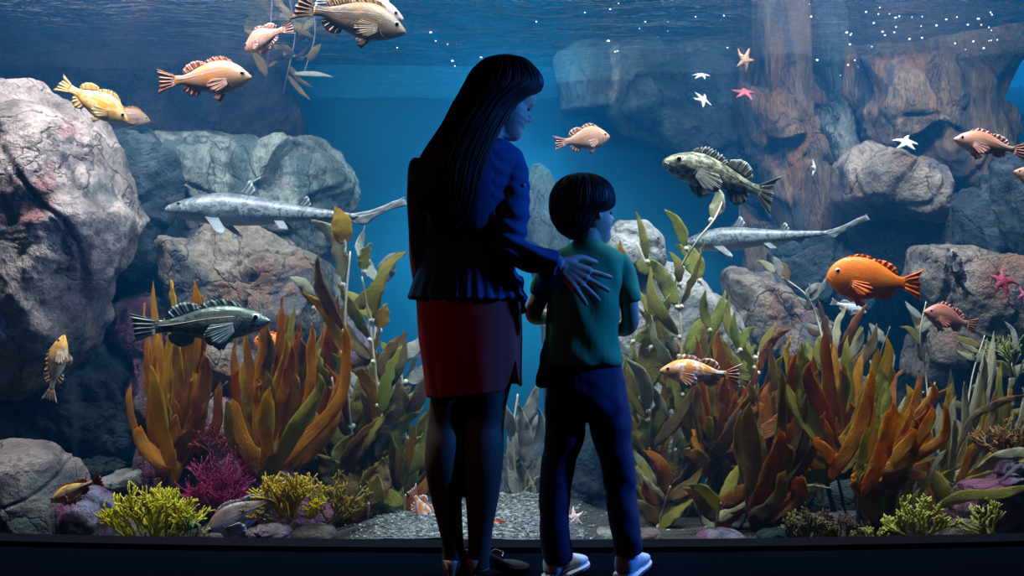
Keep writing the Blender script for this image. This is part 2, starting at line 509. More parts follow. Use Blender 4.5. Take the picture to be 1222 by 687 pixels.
R_([(104, 575), (128, 564), (168, 561), (174, 580), (150, 588), (112, 590)], 4.1, .14, 'white', 'flat pale ledge stone by the orange fish at bottom left', seed=11, amp=.015, nu=90, nv=40)
R_([(66, 625), (72, 602), (88, 590), (105, 588), (122, 598), (135, 620), (128, 652), (66, 652)], 3.8, .12, 'crust', 'round boulder crusted purple and white beside yellow seaweed', seed=12, amp=.02, nu=110, nv=50)
R_([(330, 545), (345, 532), (378, 527), (396, 540), (395, 556), (362, 566), (335, 560)], 4.3, .15, 'white', 'small pale stone between amber kelp and giant kelp', seed=13, amp=.02, nu=90, nv=40)
R_([(300, 580), (340, 560), (370, 568), (405, 610), (400, 655), (300, 655)], 4.0, .16, 'purple', 'low pinkish stone under the golden seaweed', seed=14, amp=.03, nu=110, nv=50)
R_([(352, 380), (390, 350), (430, 380), (440, 440), (435, 520), (400, 560), (360, 520)], 5.2, .25, 'purple', 'lavender rock standing behind the left giant kelp', seed=15, amp=.05)
# right half
R_([(712, 296), (722, 275), (742, 263), (768, 266), (785, 282), (789, 306), (782, 325), (742, 332), (716, 322)],
   4.55, .17, 'white', 'rounded pale boulder head beside the boy', seed=20, amp=.03, nu=130, nv=60)
R_([(700, 330), (740, 312), (790, 300), (830, 316), (865, 350), (890, 390), (906, 432), (900, 490), (880, 560), (800, 580), (730, 560), (705, 450)],
   4.7, .36, 'white', 'big smooth pale boulder sloping down behind the right giant kelp', seed=21, amp=.035, nu=220, nv=100, plates=7)
R_([(862, 325), (888, 314), (928, 322), (960, 345), (998, 378), (1015, 430), (950, 450), (905, 430), (872, 380)],
   5.0, .28, 'tan', 'grey-brown rock with folds right of the pale boulder', seed=22, amp=.05, nu=180)
R_([(925, 300), (965, 285), (1005, 295), (1035, 330), (1040, 385), (1000, 400), (960, 375), (930, 340)],
   5.3, .28, 'dark', 'blue-grey rock just left of the bright orange fish', seed=23, amp=.06)
R_([(908, -30), (940, -50), (964, -20), (975, 120), (988, 200), (1008, 250), (1012, 310), (985, 330), (945, 300), (922, 220), (908, 120)],
   5.6, .26, 'streak', 'tall streaked brown rock column left of the overhanging boulder', seed=24, amp=.07, nu=180)
R_([(966, 0), (1000, -20), (1022, 60), (1022, 180), (1018, 262), (1000, 262), (984, 180)],
   5.75, .22, 'grey', 'narrow grey pillar squeezed behind the streaked column', seed=25, amp=.06)
R_([(1026, 130), (1036, 70), (1085, 50), (1140, 56), (1172, 100), (1176, 180), (1166, 222), (1122, 220), (1080, 192), (1042, 182)],
   5.4, .3, 'streak', 'brown craggy rock near the surface behind the white sea star', seed=26, amp=.07, nu=200)
R_([(1016, 200), (1030, 180), (1052, 166), (1078, 178), (1102, 196), (1128, 224), (1143, 247), (1138, 268), (1108, 268), (1070, 262), (1040, 246), (1020, 236)],
   4.95, .3, 'tan', 'overhanging tan boulder with a pointed right end', seed=27, amp=.04, nu=200, nv=100)
R_([(1018, 240), (1060, 235), (1120, 262), (1138, 285), (1135, 330), (1100, 350), (1045, 340), (1020, 300)],
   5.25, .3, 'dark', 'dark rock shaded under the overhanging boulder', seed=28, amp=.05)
R_([(1088, 330), (1095, 300), (1130, 296), (1165, 290), (1200, 300), (1250, 320), (1300, 400), (1230, 420), (1150, 412), (1118, 372)],
   4.75, .3, 'tan', 'pale pitted boulder near the right edge under the dark fish', seed=29, amp=.04, nu=200, nv=100)
R_([(1138, 245), (1160, 228), (1182, 245), (1186, 285), (1176, 306), (1140, 304)], 5.2, .2, 'dark', 'wedge of blue stone right of the overhanging boulder', seed=30, amp=.04, nu=110, nv=50)
R_([(1182, 190), (1230, 175), (1300, 200), (1320, 300), (1250, 330), (1200, 290), (1184, 240)], 5.0, .3, 'dark', 'dark rock at the right edge below the pink fish', seed=31, amp=.06)
R_([(1100, 390), (1125, 380), (1145, 395), (1150, 450), (1125, 475), (1096, 450)], 4.8, .2, 'tan', 'short brown rock stump under the pinkish red fish', seed=32, amp=.04, nu=110, nv=50)
R_([(1130, 400), (1180, 398), (1240, 410), (1290, 470), (1280, 560), (1200, 600), (1150, 560), (1140, 470)], 4.95, .3, 'purple', 'purplish boulder behind the pale tangled kelp', seed=33, amp=.06, nu=180)
R_([(1128, 600), (1160, 578), (1200, 566), (1270, 570), (1300, 660), (1120, 660)], 3.95, .2, 'purple', 'purple-grey stone in the bottom right corner', seed=34, amp=.04, nu=130, nv=60)
R_([(1190, 565), (1200, 550), (1222, 545), (1250, 560), (1250, 590), (1200, 595)], 3.85, .08, 'crust', 'white and purple crusted stone at the right edge', seed=35, amp=.02, nu=90, nv=40)
R_([(700, 648), (706, 636), (718, 630), (732, 634), (738, 652), (700, 655)], 3.75, .06, 'white', 'small pale tan stone on the gravel between the boy\'s feet', seed=36, amp=.008, nu=80, nv=36, crackd=.002)
R_([(600, 590), (640, 540), (690, 515), (745, 520), (790, 560), (800, 640), (740, 655), (620, 650)], 4.9, .3, 'dark', 'low blue-grey rock seen between the boy\'s legs', seed=37, amp=.04)
R_([(945, 640), (955, 615), (985, 606), (1010, 618), (1018, 652), (945, 652)], 3.85, .09, 'purple', 'small pinkish stone in the brown seaweed', seed=38, amp=.02, nu=90, nv=40)
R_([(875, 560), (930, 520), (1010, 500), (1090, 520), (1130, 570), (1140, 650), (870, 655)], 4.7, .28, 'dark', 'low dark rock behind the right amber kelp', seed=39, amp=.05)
R_([(655, 60), (690, 45), (760, 48), (840, 40), (920, 40), (930, 260), (880, 225), (810, 188), (745, 166), (705, 122), (680, 112), (664, 140)],
   6.3, .22, 'slab', 'wide smooth slab in the haze behind the centre pink fish', seed=40, amp=.03, nu=240, nv=90, flat=.35, plates=8)
R_([(626, 200), (648, 190), (668, 215), (698, 400), (716, 600), (655, 600), (650, 430), (628, 290)], 5.7, .14, 'slab', 'hazy leaning rock spire rising between woman and boy', seed=41, amp=.02, nu=110, nv=50)
R_([(770, 90), (800, 75), (880, 70), (925, 110), (930, 210), (905, 250), (860, 220), (800, 180), (760, 130)], 6.0, .16, 'dark', 'dark hazy rock ridge holding the sea stars', seed=42, amp=.07)
R_([(-160, -80), (-160, 160), (40, 220), (200, 210), (300, 205), (352, 190), (366, 150), (348, 100), (358, 50), (350, 10), (335, -60), (100, -90)], 5.9, .3, 'murk', 'maroon rock wall coloured darker for the unlit water, far behind the upper left fish', seed=43, amp=.08, nu=220, flat=.4)  # rock enlarged so its dark colour deepens the background

# rough rock wall closing the right side
V, Fc = [], []
us = np.linspace(0, 1, 210); zs = np.linspace(-.6, 2.5, 150)
rs = np.random.RandomState(8)
cs = np.stack([rs.uniform(1.3, 3.6, 34), rs.uniform(-.6, 2.5, 34)], 1); co_ = rs.uniform(-.22, .22, 34); cl = rs.normal(0, .35, (34, 2))
for u in us:
    x = 1.45 + 1.62 * u; y = 5.95 - .45 * u
    for z in zs:
        p = Vector((x * 1.3, z * .8, 2))
        wv = noise.noise_vector(Vector((x * 2.2, z * 2.2, 7))) * .14
        q = np.array((x + wv.x, z + wv.y)); dd = np.hypot(*(cs - q).T); o2 = np.argsort(dd)[:2]
        ed = min(1, (dd[o2[1]] - dd[o2[0]]) / .10)
        h0, h1 = (co_[k] + cl[k] @ (q - cs[k]) for k in o2)
        d = (h0 * (.5 + .5 * ed) + h1 * (.5 - .5 * ed)) - .06 * (1 - ed) ** 3
        d += .10 * noise.fractal(p * 3, .9, 2.1, 6)
        V.append((x, y - d, z))
m = len(zs)
for i in range(len(us) - 1):
    for j in range(m - 1): Fc.append((i * m + j, (i + 1) * m + j, (i + 1) * m + j + 1, i * m + j + 1))
o = mesh_obj('rock_face', V, Fc, RM['streak']); tag(o, kind='structure')

# ------------------------------------------------------------------ lamps
def area(loc, target, size, power, col, sy=None, spread=None):
    l = bpy.data.lights.new('lamp', 'AREA'); l.energy = power; l.color = col; l.size = size
    if sy: l.shape = 'RECTANGLE'; l.size_y = sy
    if spread: l.spread = spread
    o = bpy.data.objects.new('tank_lamp', l); o.location = loc
    o.rotation_euler = (Vector(target) - Vector(loc)).to_track_quat('-Z', 'Y').to_euler(); return link(o)
def spot(loc, target, power, col, ang, blend=.4, size=.08):
    l = bpy.data.lights.new('lamp', 'SPOT'); l.energy = power; l.color = col; l.spot_size = math.radians(ang); l.spot_blend = blend; l.shadow_soft_size = size
    o = bpy.data.objects.new('spot_lamp', l); o.location = loc
    o.rotation_euler = (Vector(target) - Vector(loc)).to_track_quat('-Z', 'Y').to_euler(); return link(o)

area((-1.8, 3.62, 3.0), (-1.8, 4.7, .7), 1.5, 290, (.86, .90, 1), .22, spread=2.5)
area((1.7, 3.62, 3.0), (1.7, 4.7, .7), 1.5, 280, (.84, .90, 1), .22, spread=2.5)
area((0, 3.54, 3.0), (0, 4.6, .7), 1.2, 120, (.70, .90, 1), .2, spread=2.3)
spot((-2.4, 4.1, 3.3), (-1.9, 4.6, .6), 160, (.98, .92, .92), 62, .5, .06)
spot((-.9, 4.6, 3.3), (-1.35, 5.0, .6), 190, (.60, .86, 1), 56, .5, .06)
spot((.9, 4.2, 3.2), (.8, 4.6, .6), 190, (.85, .95, 1), 50, .5, .06)
spot((2.3, 4.4, 3.2), (2.0, 5.1, .8), 400, (.90, .86, .95), 66, .5, .06)
spot((1.2, 3.9, 3.0), (1.9, 5.4, 1.2), 200, (.25, .35, 1), 60, .6, .1)
spot((.62, 3.64, 3.1), (.80, 3.86, .55), 150, (1, .95, .9), 11, .6, .03)
spot((.0, 5.6, 3.6), (-.1, 6.3, 0.), 2700, (.2, .78, 1), 56, .9, .2)
spot((-.45, 5.0, 3.4), (-.75, 5.4, 0.), 1100, (.25, .78, 1), 22, .6, .1)
spot((3.6, 6.2, 3.2), (3.6, 7.0, .8), 130, (.05, .5, 1), 60, .8, .2)

# room lamps: one blue, one weak warm
spot((2.7, 2.78, 2.0), (.0, 2.97, .85), 330, (.03, .24, 1), 46, .35, .08)
spot((-2.6, 1.0, 2.6), (-.2, 3.0, .8), 15, (1, .26, .10), 50, .5, .3)

w = bpy.data.worlds.new('World'); SC.world = w; w.use_nodes = True
w.node_tree.nodes['Background'].inputs[0].default_value = (.01, .02, .03, 1); w.node_tree.nodes['Background'].inputs[1].default_value = .3

cam = bpy.data.cameras.new('camera'); cam.sensor_width = 36; cam.lens = 36 * F / 1222; cam.clip_start = .05
co = bpy.data.objects.new('camera', cam); co.location = (0, 0, CZ); co.rotation_euler = (PI / 2, 0, 0); link(co); SC.camera = co
SC.view_settings.view_transform = 'Standard'; SC.view_settings.look = 'None'; SC.view_settings.exposure = 0; SC.view_settings.gamma = 1
SC.view_settings.use_curve_mapping = False
SC.cycles.transparent_max_bounces = 16; SC.cycles.max_bounces = 6; SC.cycles.volume_bounces = 1
SC.cycles.sample_clamp_indirect = 4
# ------------------------------------------------------------------ fish
PROF = {
 'rockfish': [(0, .000, -.006, .006), (.015, .022, -.022, .016), (.05, .048, -.040, .032), (.12, .092, -.070, .052), (.2, .130, -.100, .066), (.3, .160, -.128, .074), (.42, .168, -.138, .074), (.55, .150, -.126, .062), (.68, .112, -.096, .044), (.8, .068, -.060, .026), (.9, .044, -.040, .015), (1, .046, -.044, .008)],
 'garibaldi': [(0, .000, -.006, .006), (.012, .035, -.030, .018), (.04, .080, -.060, .036), (.1, .135, -.105, .056), (.2, .180, -.150, .070), (.32, .200, -.175, .074), (.46, .200, -.180, .072), (.6, .175, -.160, .058), (.74, .125, -.115, .040), (.86, .075, -.068, .022), (.94, .055, -.050, .014), (1, .058, -.054, .008)],
 'bass': [(0, .002, -.006, .008), (.02, .020, -.026, .018), (.06, .042, -.046, .032), (.14, .078, -.074, .048), (.25, .108, -.100, .060), (.38, .124, -.116, .066), (.52, .118, -.112, .062), (.66, .094, -.090, .046), (.8, .060, -.060, .028), (.9, .042, -.044, .016), (1, .046, -.048, .009)],
 'cabezon': [(0, .004, -.010, .012), (.02, .030, -.032, .034), (.06, .058, -.050, .056), (.14, .092, -.074, .080), (.25, .122, -.094, .092), (.38, .130, -.102, .086), (.52, .112, -.088, .066), (.66, .084, -.068, .046), (.8, .056, -.048, .030), (.9, .040, -.038, .018), (1, .040, -.040, .010)],
 'shark': [(0, -0.0054, -0.0108, 0.0048), (0.02, 0.0108, -0.0243, 0.0216), (0.06, 0.0243, -0.0365, 0.0384), (0.12, 0.0432, -0.0459, 0.0528), (0.2, 0.0621, -0.0567, 0.0624), (0.3, 0.0729, -0.0621, 0.0648), (0.42, 0.0675, -0.058, 0.0576), (0.54, 0.054, -0.0473, 0.0456), (0.66, 0.0392, -0.0351, 0.0324), (0.78, 0.0284, -0.0257, 0.0216), (0.9, 0.0189, -0.0175, 0.0132), (1, 0.0095, -0.0081, 0.0048)],
}

def fish_mat(name, back, mid, belly, spot=None, sscale=(6, 10, 8), samt=.5, bands=None, bandc=None, head=None, rough=.4, seed=0, scale_bump=True, spots2=None, metal=0.0):
    M = Mt(name)
    s = M.sep('Generated')
    z = M.math('ADD', s[2], M.math('MULTIPLY', M.math('SUBTRACT', M.noise(5, 3, co='Generated'), .5), .22))
    c = M.ramp(z, [(.16, belly), (.42, mid), (.62, mid), (.82, back)])
    if bands:
        w = M.math('SINE', M.math('ADD', M.math('MULTIPLY', s[0], bands), M.math('MULTIPLY', M.noise(4, 3, co='Generated'), 6)))
        c = M.mix(M.ramp(w, [(.35, 0.), (.7, .85)]), c, bandc)
    if spot:
        nn = M.noise(1, 4, .6, vec=M.map(sscale, 'Generated', loc=(seed, seed, 0)))
        c = M.mix(M.ramp(nn, [(.62 - samt * .25, 0.), (.68 - samt * .25, .92)]), c, spot)
    if spots2:
        vv = M.voro(1, vec=M.map(spots2[1], 'Generated'))
        c = M.mix(M.ramp(vv, [(.28, .95), (.36, 0.)]), c, spots2[0])
    if head:
        c = M.mix(M.ramp(s[0], [(.70, 0.), (.84, .8)]), c, head)
    sc = M.voro(1, vec=M.map((60, 20, 34), 'Generated'))
    h = sc if scale_bump else M.noise(60, 3)
    c = M.mix(M.ramp(sc, [(.2, 0.), (.6, .22)]), c, tuple(x * .55 for x in mid))
    M.bsdf(Base_Color=c, Roughness=rough, Specular_IOR_Level=.45, Normal=M.bump(h, .25, .004), Metallic=metal)
    return M.m

def fin_mat(name, base, tip, edge=None, alpha=.0, ray=60):
    M = Mt(name)
    u = M.n('ShaderNodeUVMap').outputs[0]
    s = M.n('ShaderNodeSeparateXYZ', {'Vector': u}).outputs
    rays = M.math('SINE', M.math('MULTIPLY', s[0], ray))
    c = M.ramp(s[1], [(.0, base), (.75, tip), (1., edge or tip)])
    c = M.mix(M.ramp(rays, [(.2, .35), (.7, 0.)]), c, tuple(x * .65 for x in base))
    d = M.n('ShaderNodeBsdfPrincipled', {'Base Color': c, 'Roughness': .45, 'Normal': M.bump(rays, .5, .004)})
    t = M.n('ShaderNodeBsdfTranslucent', {'Color': c})
    mx = M.n('ShaderNodeMixShader', {'Fac': .3}); M.t.links.new(d.outputs[0], mx.inputs[1]); M.t.links.new(t.outputs[0], mx.inputs[2])
    M.t.links.new(mx.outputs[0], M.out.inputs[0])
    return M.m

def fin(name, root, tip, mat, parent, th=.0016, rip=.004, n=22, m=5, side=(0, 1, 0), spiky=0):
    """fin between a root line and a tip line (local coordinates), with real thickness and rays"""
    root = smooth_path(root, n); tip = smooth_path(tip, n)
    side = np.array(side, float); V = []; UV = []
    for i in range(n):
        for j in range(m):
            t = j / (m - 1)
            tt = t * (1 - spiky * (0.5 + .5 * math.cos(i * PI)) * .5) if spiky else t
            p = root[i] * (1 - tt) + tip[i] * tt + side * rip * math.sin(i * 1.3) * t
            V.append(p); UV.append((i / (n - 1), t))
    k = len(V)
    W = [tuple(p + side * th * (1 - .7 * UV[q][1])) for q, p in enumerate(V)] + [tuple(p - side * th * (1 - .7 * UV[q][1])) for q, p in enumerate(V)]
    Fc = []
    for i in range(n - 1):
        for j in range(m - 1):
            a = i * m + j
            Fc.append((a, a + m, a + m + 1, a + 1)); Fc.append((k + a, k + a + 1, k + a + m + 1, k + a + m))
    per = [i * m for i in range(n)] + [(n - 1) * m + j for j in range(1, m)] + [i * m + m - 1 for i in range(n - 2, -1, -1)] + [j for j in range(m - 2, 0, -1)]
    for a, b in zip(per, per[1:] + per[:1]): Fc.append((a, k + a, k + b, b))
    o = mesh_obj(name, W, Fc, mat, parent)
    uv = o.data.uv_layers.new(name='UVMap'); UV2 = UV + UV
    for lp in o.data.loops: uv.data[lp.index].uv = UV2[lp.vertex_index]
    return o

EYE_B = plain('fish_eye_black', (.004, .004, .005), .1, .8, 0, bump=0)
EYE_G = plain('fish_eye_gold_ring', (.45, .36, .18), .3, .5)
EYE_W = plain('fish_eye_pale_ring', (.6, .65, .62), .3, .5)

LAT = plain('pale_lateral_line', (.55, .46, .40), .5)
def fish(label, px, py, D, length_px, kind, bm, fm, face='R', pitch=0, yaw=0, roll=0, bend=0, name='rockfish', cat='fish', eye=EYE_G, deep=1.0, tail='fan', tails=1.0, group=None, spread=1.0, mouthm=None):
    deep *= 1.15 if kind == 'rockfish' else 1
    L = length_px * D / F / max(.35, math.cos(math.radians(yaw)))
    loc = P(px, py, D)
    rz = math.radians(yaw) + (0 if face == 'R' else PI)
    R = Matrix.Rotation(rz, 3, 'Z') @ Matrix.Rotation(math.radians(pitch), 3, 'Y') @ Matrix.Rotation(math.radians(roll), 3, 'X')
    e = empty(name, loc, label, cat, group, rot=R.to_euler(), local=True)
    bl = .8 * L
    if kind == 'shark': bl = .80 * L
    x0 = L * .5
    K = smooth_path(PROF[kind], 46)
    def cy(x): # lateral bend
        t = (x0 - x) / L
        return bend * L * (t - .35) ** 2 * (1 if t > .35 else .3)
    def zc(s): return 0
    V, Fc = [], []; n = 28
    for s, zt, zb, w in K:
        x = x0 - s * bl; zt *= L * deep; zb *= L * deep; w *= L
        for k in range(n):
            u = 2 * PI * k / n
            c, sn = math.cos(u), math.sin(u)
            zz = (zt + zb) / 2 + (zt - zb) / 2 * sn
            yy = math.copysign(abs(c) ** .9, c) * w * (1 - .18 * max(sn, 0) ** 3)
            V.append((x, yy + cy(x), zz))
    m = len(K)
    for i in range(m - 1):
        for k in range(n):
            k2 = (k + 1) % n
            Fc.append((i * n + k, (i + 1) * n + k, (i + 1) * n + k2, i * n + k2))
    Fc.append(tuple(range(n))); Fc.append(tuple((m - 1) * n + k for k in range(n))[::-1])
    mesh_obj('body', V, Fc, bm, e)
    def at(s, f=1.0):
        i = np.interp(s, K[:, 0], K[:, 1]); j = np.interp(s, K[:, 0], K[:, 2]); w = np.interp(s, K[:, 0], K[:, 3])
        return x0 - s * bl, i * L * deep, j * L * deep, w * L
    def top(s, h, dx=0, off=-.006): x, zt, zb, w = at(s); return (x + dx * L, cy(x), zt + (h + off) * L)
    def bot(s, h, dx=0): x, zt, zb, w = at(s); return (x + dx * L, cy(x), zb - (h - .006) * L)
    xe, _, _, _ = at(1.0)
    ye = cy(xe)
    if kind == 'shark':
        fin('dorsal_fin', [top(.34, 0), top(.38, 0), top(.43, 0)], [top(.385, .03), top(.425, .068), top(.455, .03)], fm, e)
        fin('dorsal_fin', [top(.66, 0), top(.69, 0), top(.73, 0)], [top(.69, .022), top(.725, .048), top(.75, .015)], fm, e)
        fin('anal_fin', [bot(.76, 0), bot(.79, 0), bot(.82, 0)], [bot(.79, .015), bot(.82, .03), bot(.84, .01)], fm, e)
        def tr_(dx, z): return (xe - dx * L, cy(xe - dx * L), z * L)
        ax = [tr_(-.10, .002), tr_(-.02, .002), tr_(.06, .018), tr_(.13, .045), tr_(.19, .078)]
        fin('tail_fin', ax, [tr_(-.08, .008), tr_(.0, .016), tr_(.07, .034), tr_(.135, .062), tr_(.195, .086)], fm, e, th=.004)
        fin('tail_fin', ax, [tr_(-.04, -.010), tr_(.025, -.034), tr_(.075, .000), tr_(.125, .028), tr_(.205, .052)], fm, e, th=.004)
        for sg in (-1, 1):
            x, zt, zb, w = at(.22)
            fin('pectoral_fin', [(x, sg * w * .8, zb * .5), (x - .03 * L, sg * w * .9, zb * .6), (x - .06 * L, sg * w * .9, zb * .6)],
                [(x - .07 * L, sg * (w + .07 * L), zb - .03 * L), (x - .105 * L, sg * (w + .085 * L), zb - .042 * L), (x - .10 * L, sg * (w + .03 * L), zb - .025 * L)], fm, e, side=(0, .3, 1))
            x, zt, zb, w = at(.56)
            fin('pelvic_fin', [(x, sg * w * .6 + cy(x), zb * .6), (x - .04 * L, sg * w * .6 + cy(x), zb * .6)], [(x - .04 * L, sg * (w + .02 * L) + cy(x), zb - .02 * L), (x - .075 * L, sg * (w + .02 * L) + cy(x), zb - .022 * L)], fm, e, side=(0, .3, 1))
            x, zt, zb, w = at(.085)
            V, Fc = ball((x, sg * w * .93, zt * .45), .007 * L, sx=1.5); mesh_obj('eye', V, Fc, EYE_B, e)
            for q in range(5):
                x, zt, zb, w = at(.165 + q * .012)
                V, Fc = tube([(x, sg * w * .985, zb * .45), (x + .001 * L, sg * w * 1.005, 0), (x, sg * w * .96, zt * .35)], .0013 * L, 5); 
                mesh_obj('gill_slit', V, Fc, EYE_B, e)
        return e
    # tail
    h = .13 * tails * (.8 if kind == 'bass' else 1)
    zt1 = K[-1][1] * L * deep; zb1 = K[-1][2] * L * deep
    fork = .035 if tail == 'fan' else -.02
    yt = cy(xe - .2 * L)
    fin('tail_fin', [(xe + .01 * L, ye, zt1), (xe, ye, zt1 * .4), (xe, ye, zb1 * .4), (xe + .01 * L, ye, zb1)],
        [(xe - .18 * L, yt, h * L), (xe - (.17 - fork * .4) * L + .02 * L, yt, h * .45 * L), (xe - .155 * L, yt, 0), (xe - .15 * L, yt, -h * .45 * L), (xe - .175 * L, yt, -h * L)], fm, e, n=26)
    # spiny + soft dorsal
    hs = .055 * spread
    fin('dorsal_fin', [top(s, 0) for s in (.24, .34, .44, .54, .62)], [top(.26, hs * .6, -.01), top(.36, hs, -.02), top(.46, hs * .95, -.02), top(.56, hs * .7, -.02), top(.64, hs * .35, -.01)], fm, e, n=25, spiky=.6)
    fin('dorsal_fin', [top(s, 0) for s in (.62, .70, .78, .86)], [top(.63, .05 * spread), top(.72, .085 * spread, -.02), top(.80, .075 * spread, -.04), top(.86, .03 * spread, -.03)], fm, e)
    fin('anal_fin', [bot(s, 0) for s in (.66, .73, .80, .85)], [bot(.68, .045 * spread), bot(.75, .085 * spread, -.02), bot(.82, .065 * spread, -.04), bot(.86, .02, -.03)], fm, e)
    for sg in (-1, 1):
        pts = []
        for s_ in np.linspace(.30, .97, 12):
            x, zt, zb, w = at(s_); f = .35 - .3 * (s_ - .3)
            pts.append((x, cy(x) + sg * w * math.sqrt(1 - f * f) * (1 - .18 * f ** 3) * .985, (zt + zb) / 2 + (zt - zb) / 2 * f))
        if kind != 'garibaldi':
            V, Fc = tube(pts, .0028 * L, 6); mesh_obj('lateral_line', V, Fc, bm if kind == 'cabezon' else LAT, e)
        x, zt, zb, w = at(.30)
        z0 = zb * .25
        fin('pectoral_fin', [(x, sg * w * .95, z0 + .03 * L), (x, sg * w * .97, z0), (x + .005 * L, sg * w * .95, z0 - .035 * L)],
            [(x - .15 * L, sg * (w + .035 * L), z0 + .02 * L), (x - .19 * L, sg * (w + .05 * L), z0 - .045 * L), (x - .155 * L, sg * (w + .05 * L), z0 - .115 * L), (x - .07 * L, sg * (w + .03 * L), z0 - .115 * L)], fm, e, side=(0, 1, .2), rip=.002)
        x, zt, zb, w = at(.36)
        fin('pelvic_fin', [(x, sg * w * .35, zb * .93), (x - .03 * L, sg * w * .35, zb * .95)], [(x - .06 * L, sg * w * .6, zb - .075 * L), (x - .11 * L, sg * w * .55, zb - .04 * L)], fm, e, rip=.001)
        x, zt, zb, w = at(.115)
        V, Fc = ball((x, sg * w * .80, zt * .42), .027 * L, 14, 10, sy=.5); mesh_obj('eye_ring', V, Fc, eye, e)
        V, Fc = ball((x + .001 * L, sg * (w * .80 + .007 * L), zt * .42), .0185 * L, 14, 10, sy=.6); mesh_obj('eye', V, Fc, EYE_B, e)
        # mouth and gill cover lines
        ms = [(.004, -.2), (.03, -.34), (.065, -.55)]
        pts = []
        for s, f in ms:
            x, zt, zb, w = at(s); pts.append((x, sg * w * math.sqrt(max(0, 1 - f * f)) * .99, zb * abs(f)))
        V, Fc = tube(smooth_path(pts, 8), [.0042 * L] * 8, 5); mesh_obj('mouth', V, Fc, mouthm or EYE_B, e)
        pts = []
        for s, f in ((.245, .55), (.285, .2), (.29, -.2), (.25, -.65), (.2, -.9)):
            x, zt, zb, w = at(s); z = (zt if f > 0 else -zb) * f
            pts.append((x, sg * w * math.sqrt(1 - f * f) * .985, z))
        V, Fc = tube(smooth_path(pts, 12), [.0035 * L] * 12, 6); mesh_obj('gill_cover_edge', V, Fc, bm, e)
    return e

fm_pink = fish_mat('pale_pink_fish_skin', (.46, .17, .09), (.52, .28, .22), (.54, .40, .35), (.56, .20, .05), (7, 6, 7), .5, seed=1)
fm_canary = fish_mat('canary_fish_skin', (.34, .13, .05), (.44, .22, .14), (.44, .30, .24), (.64, .20, .005), (7, 6, 8), .62, seed=2, head=(.62, .35, .20))
fm_yellow = fish_mat('yellow_fish_skin', (.55, .17, .005), (.66, .28, .01), (.55, .30, .08), (.74, .46, .20), (5, 4, 3), .6, seed=3)
fm_brown = fish_mat('brown_fish_skin', (.30, .14, .05), (.13, .075, .045), (.28, .20, .16), (.34, .17, .05), (4, 6, 8), .35, seed=4, head=(.28, .17, .10))
fm_lilac = fish_mat('lilac_fish_skin', (.36, .24, .36), (.38, .25, .27), (.42, .34, .34), seed=5)
fm_orange = fish_mat('bright_orange_fish_skin', (.95, .20, .005), (.95, .19, .004), (.90, .16, .004), (.95, .28, .01), (4, 5, 5), .3, rough=.5, seed=6)
fm_patch = fish_mat('orange_white_fish_skin', (1., .36, .01), (1., .30, .01), (1., .45, .22), (1., .85, .78), (8, 3, 3), .48, seed=7, head=(.85, .32, .10))
fm_bar = fish_mat('brown_barred_fish_skin', (.85, .42, .06), (.75, .48, .26), (.80, .60, .40), None, bands=22, bandc=(.35, .20, .10), seed=8, head=(.95, .42, .03))
fm_bass = fish_mat('silver_green_fish_skin', (.05, .08, .055), (.26, .32, .26), (.12, .17, .13), (.04, .07, .05), (16, 4, 10), .42, rough=.22, seed=9, metal=.5)
fm_cab = fish_mat('mottled_olive_fish_skin', (.05, .06, .02), (.08, .09, .04), (.07, .16, .11), (.34, .32, .20), (14, 5, 10), .50, seed=10, rough=.6, spots2=((.012, .015, .01), (12, 3, 5)))
fm_red = fish_mat('rusty_red_fish_skin', (.42, .13, .08), (.52, .22, .15), (.60, .34, .26), (.30, .10, .08), (5, 5, 5), .3, seed=11)
fm_dark = fish_mat('dark_striped_fish_skin', (.006, .006, .01), (.012, .012, .018), (.10, .09, .11), None, bands=26, bandc=(.30, .28, .32), seed=12)
fm_mud = fish_mat('muddy_grey_fish_skin', (.22, .15, .12), (.34, .26, .22), (.42, .36, .32), (.10, .07, .06), (5, 6, 5), .35, seed=13, rough=.3)
fm_small = fish_mat('pale_silver_fish_skin', (.3, .35, .4), (.5, .5, .52), (.6, .6, .6), seed=14)
M = Mt('leopard_shark_skin')
s = M.sep('Generated')
c = M.ramp(s[2], [(.22, (.42, .47, .48)), (.34, (.24, .28, .29)), (.7, (.10, .12, .13))])
nn = M.noise(1, 1, .5, vec=M.map((22, 2, 4), 'Generated'), dist=1.2)
ring = M.ramp(nn, [(.50, 0.), (.53, .95), (.60, .5), (.66, .5)])
c = M.mix(M.math('MULTIPLY', ring, M.ramp(s[2], [(.30, 0.), (.38, 1.)])), c, (.02, .02, .025))
vv = M.voro(1, vec=M.map((40, 3, 9), 'Generated'))
c = M.mix(M.math('MULTIPLY', M.ramp(vv, [(.2, .9), (.3, 0.)]), M.ramp(s[2], [(.24, 0.), (.30, 1.)])), c, (.02, .02, .025))
M.bsdf(Base_Color=c, Roughness=.45, Normal=M.bump(M.noise(150, 2), .1, .002))
fm_shark = M.m

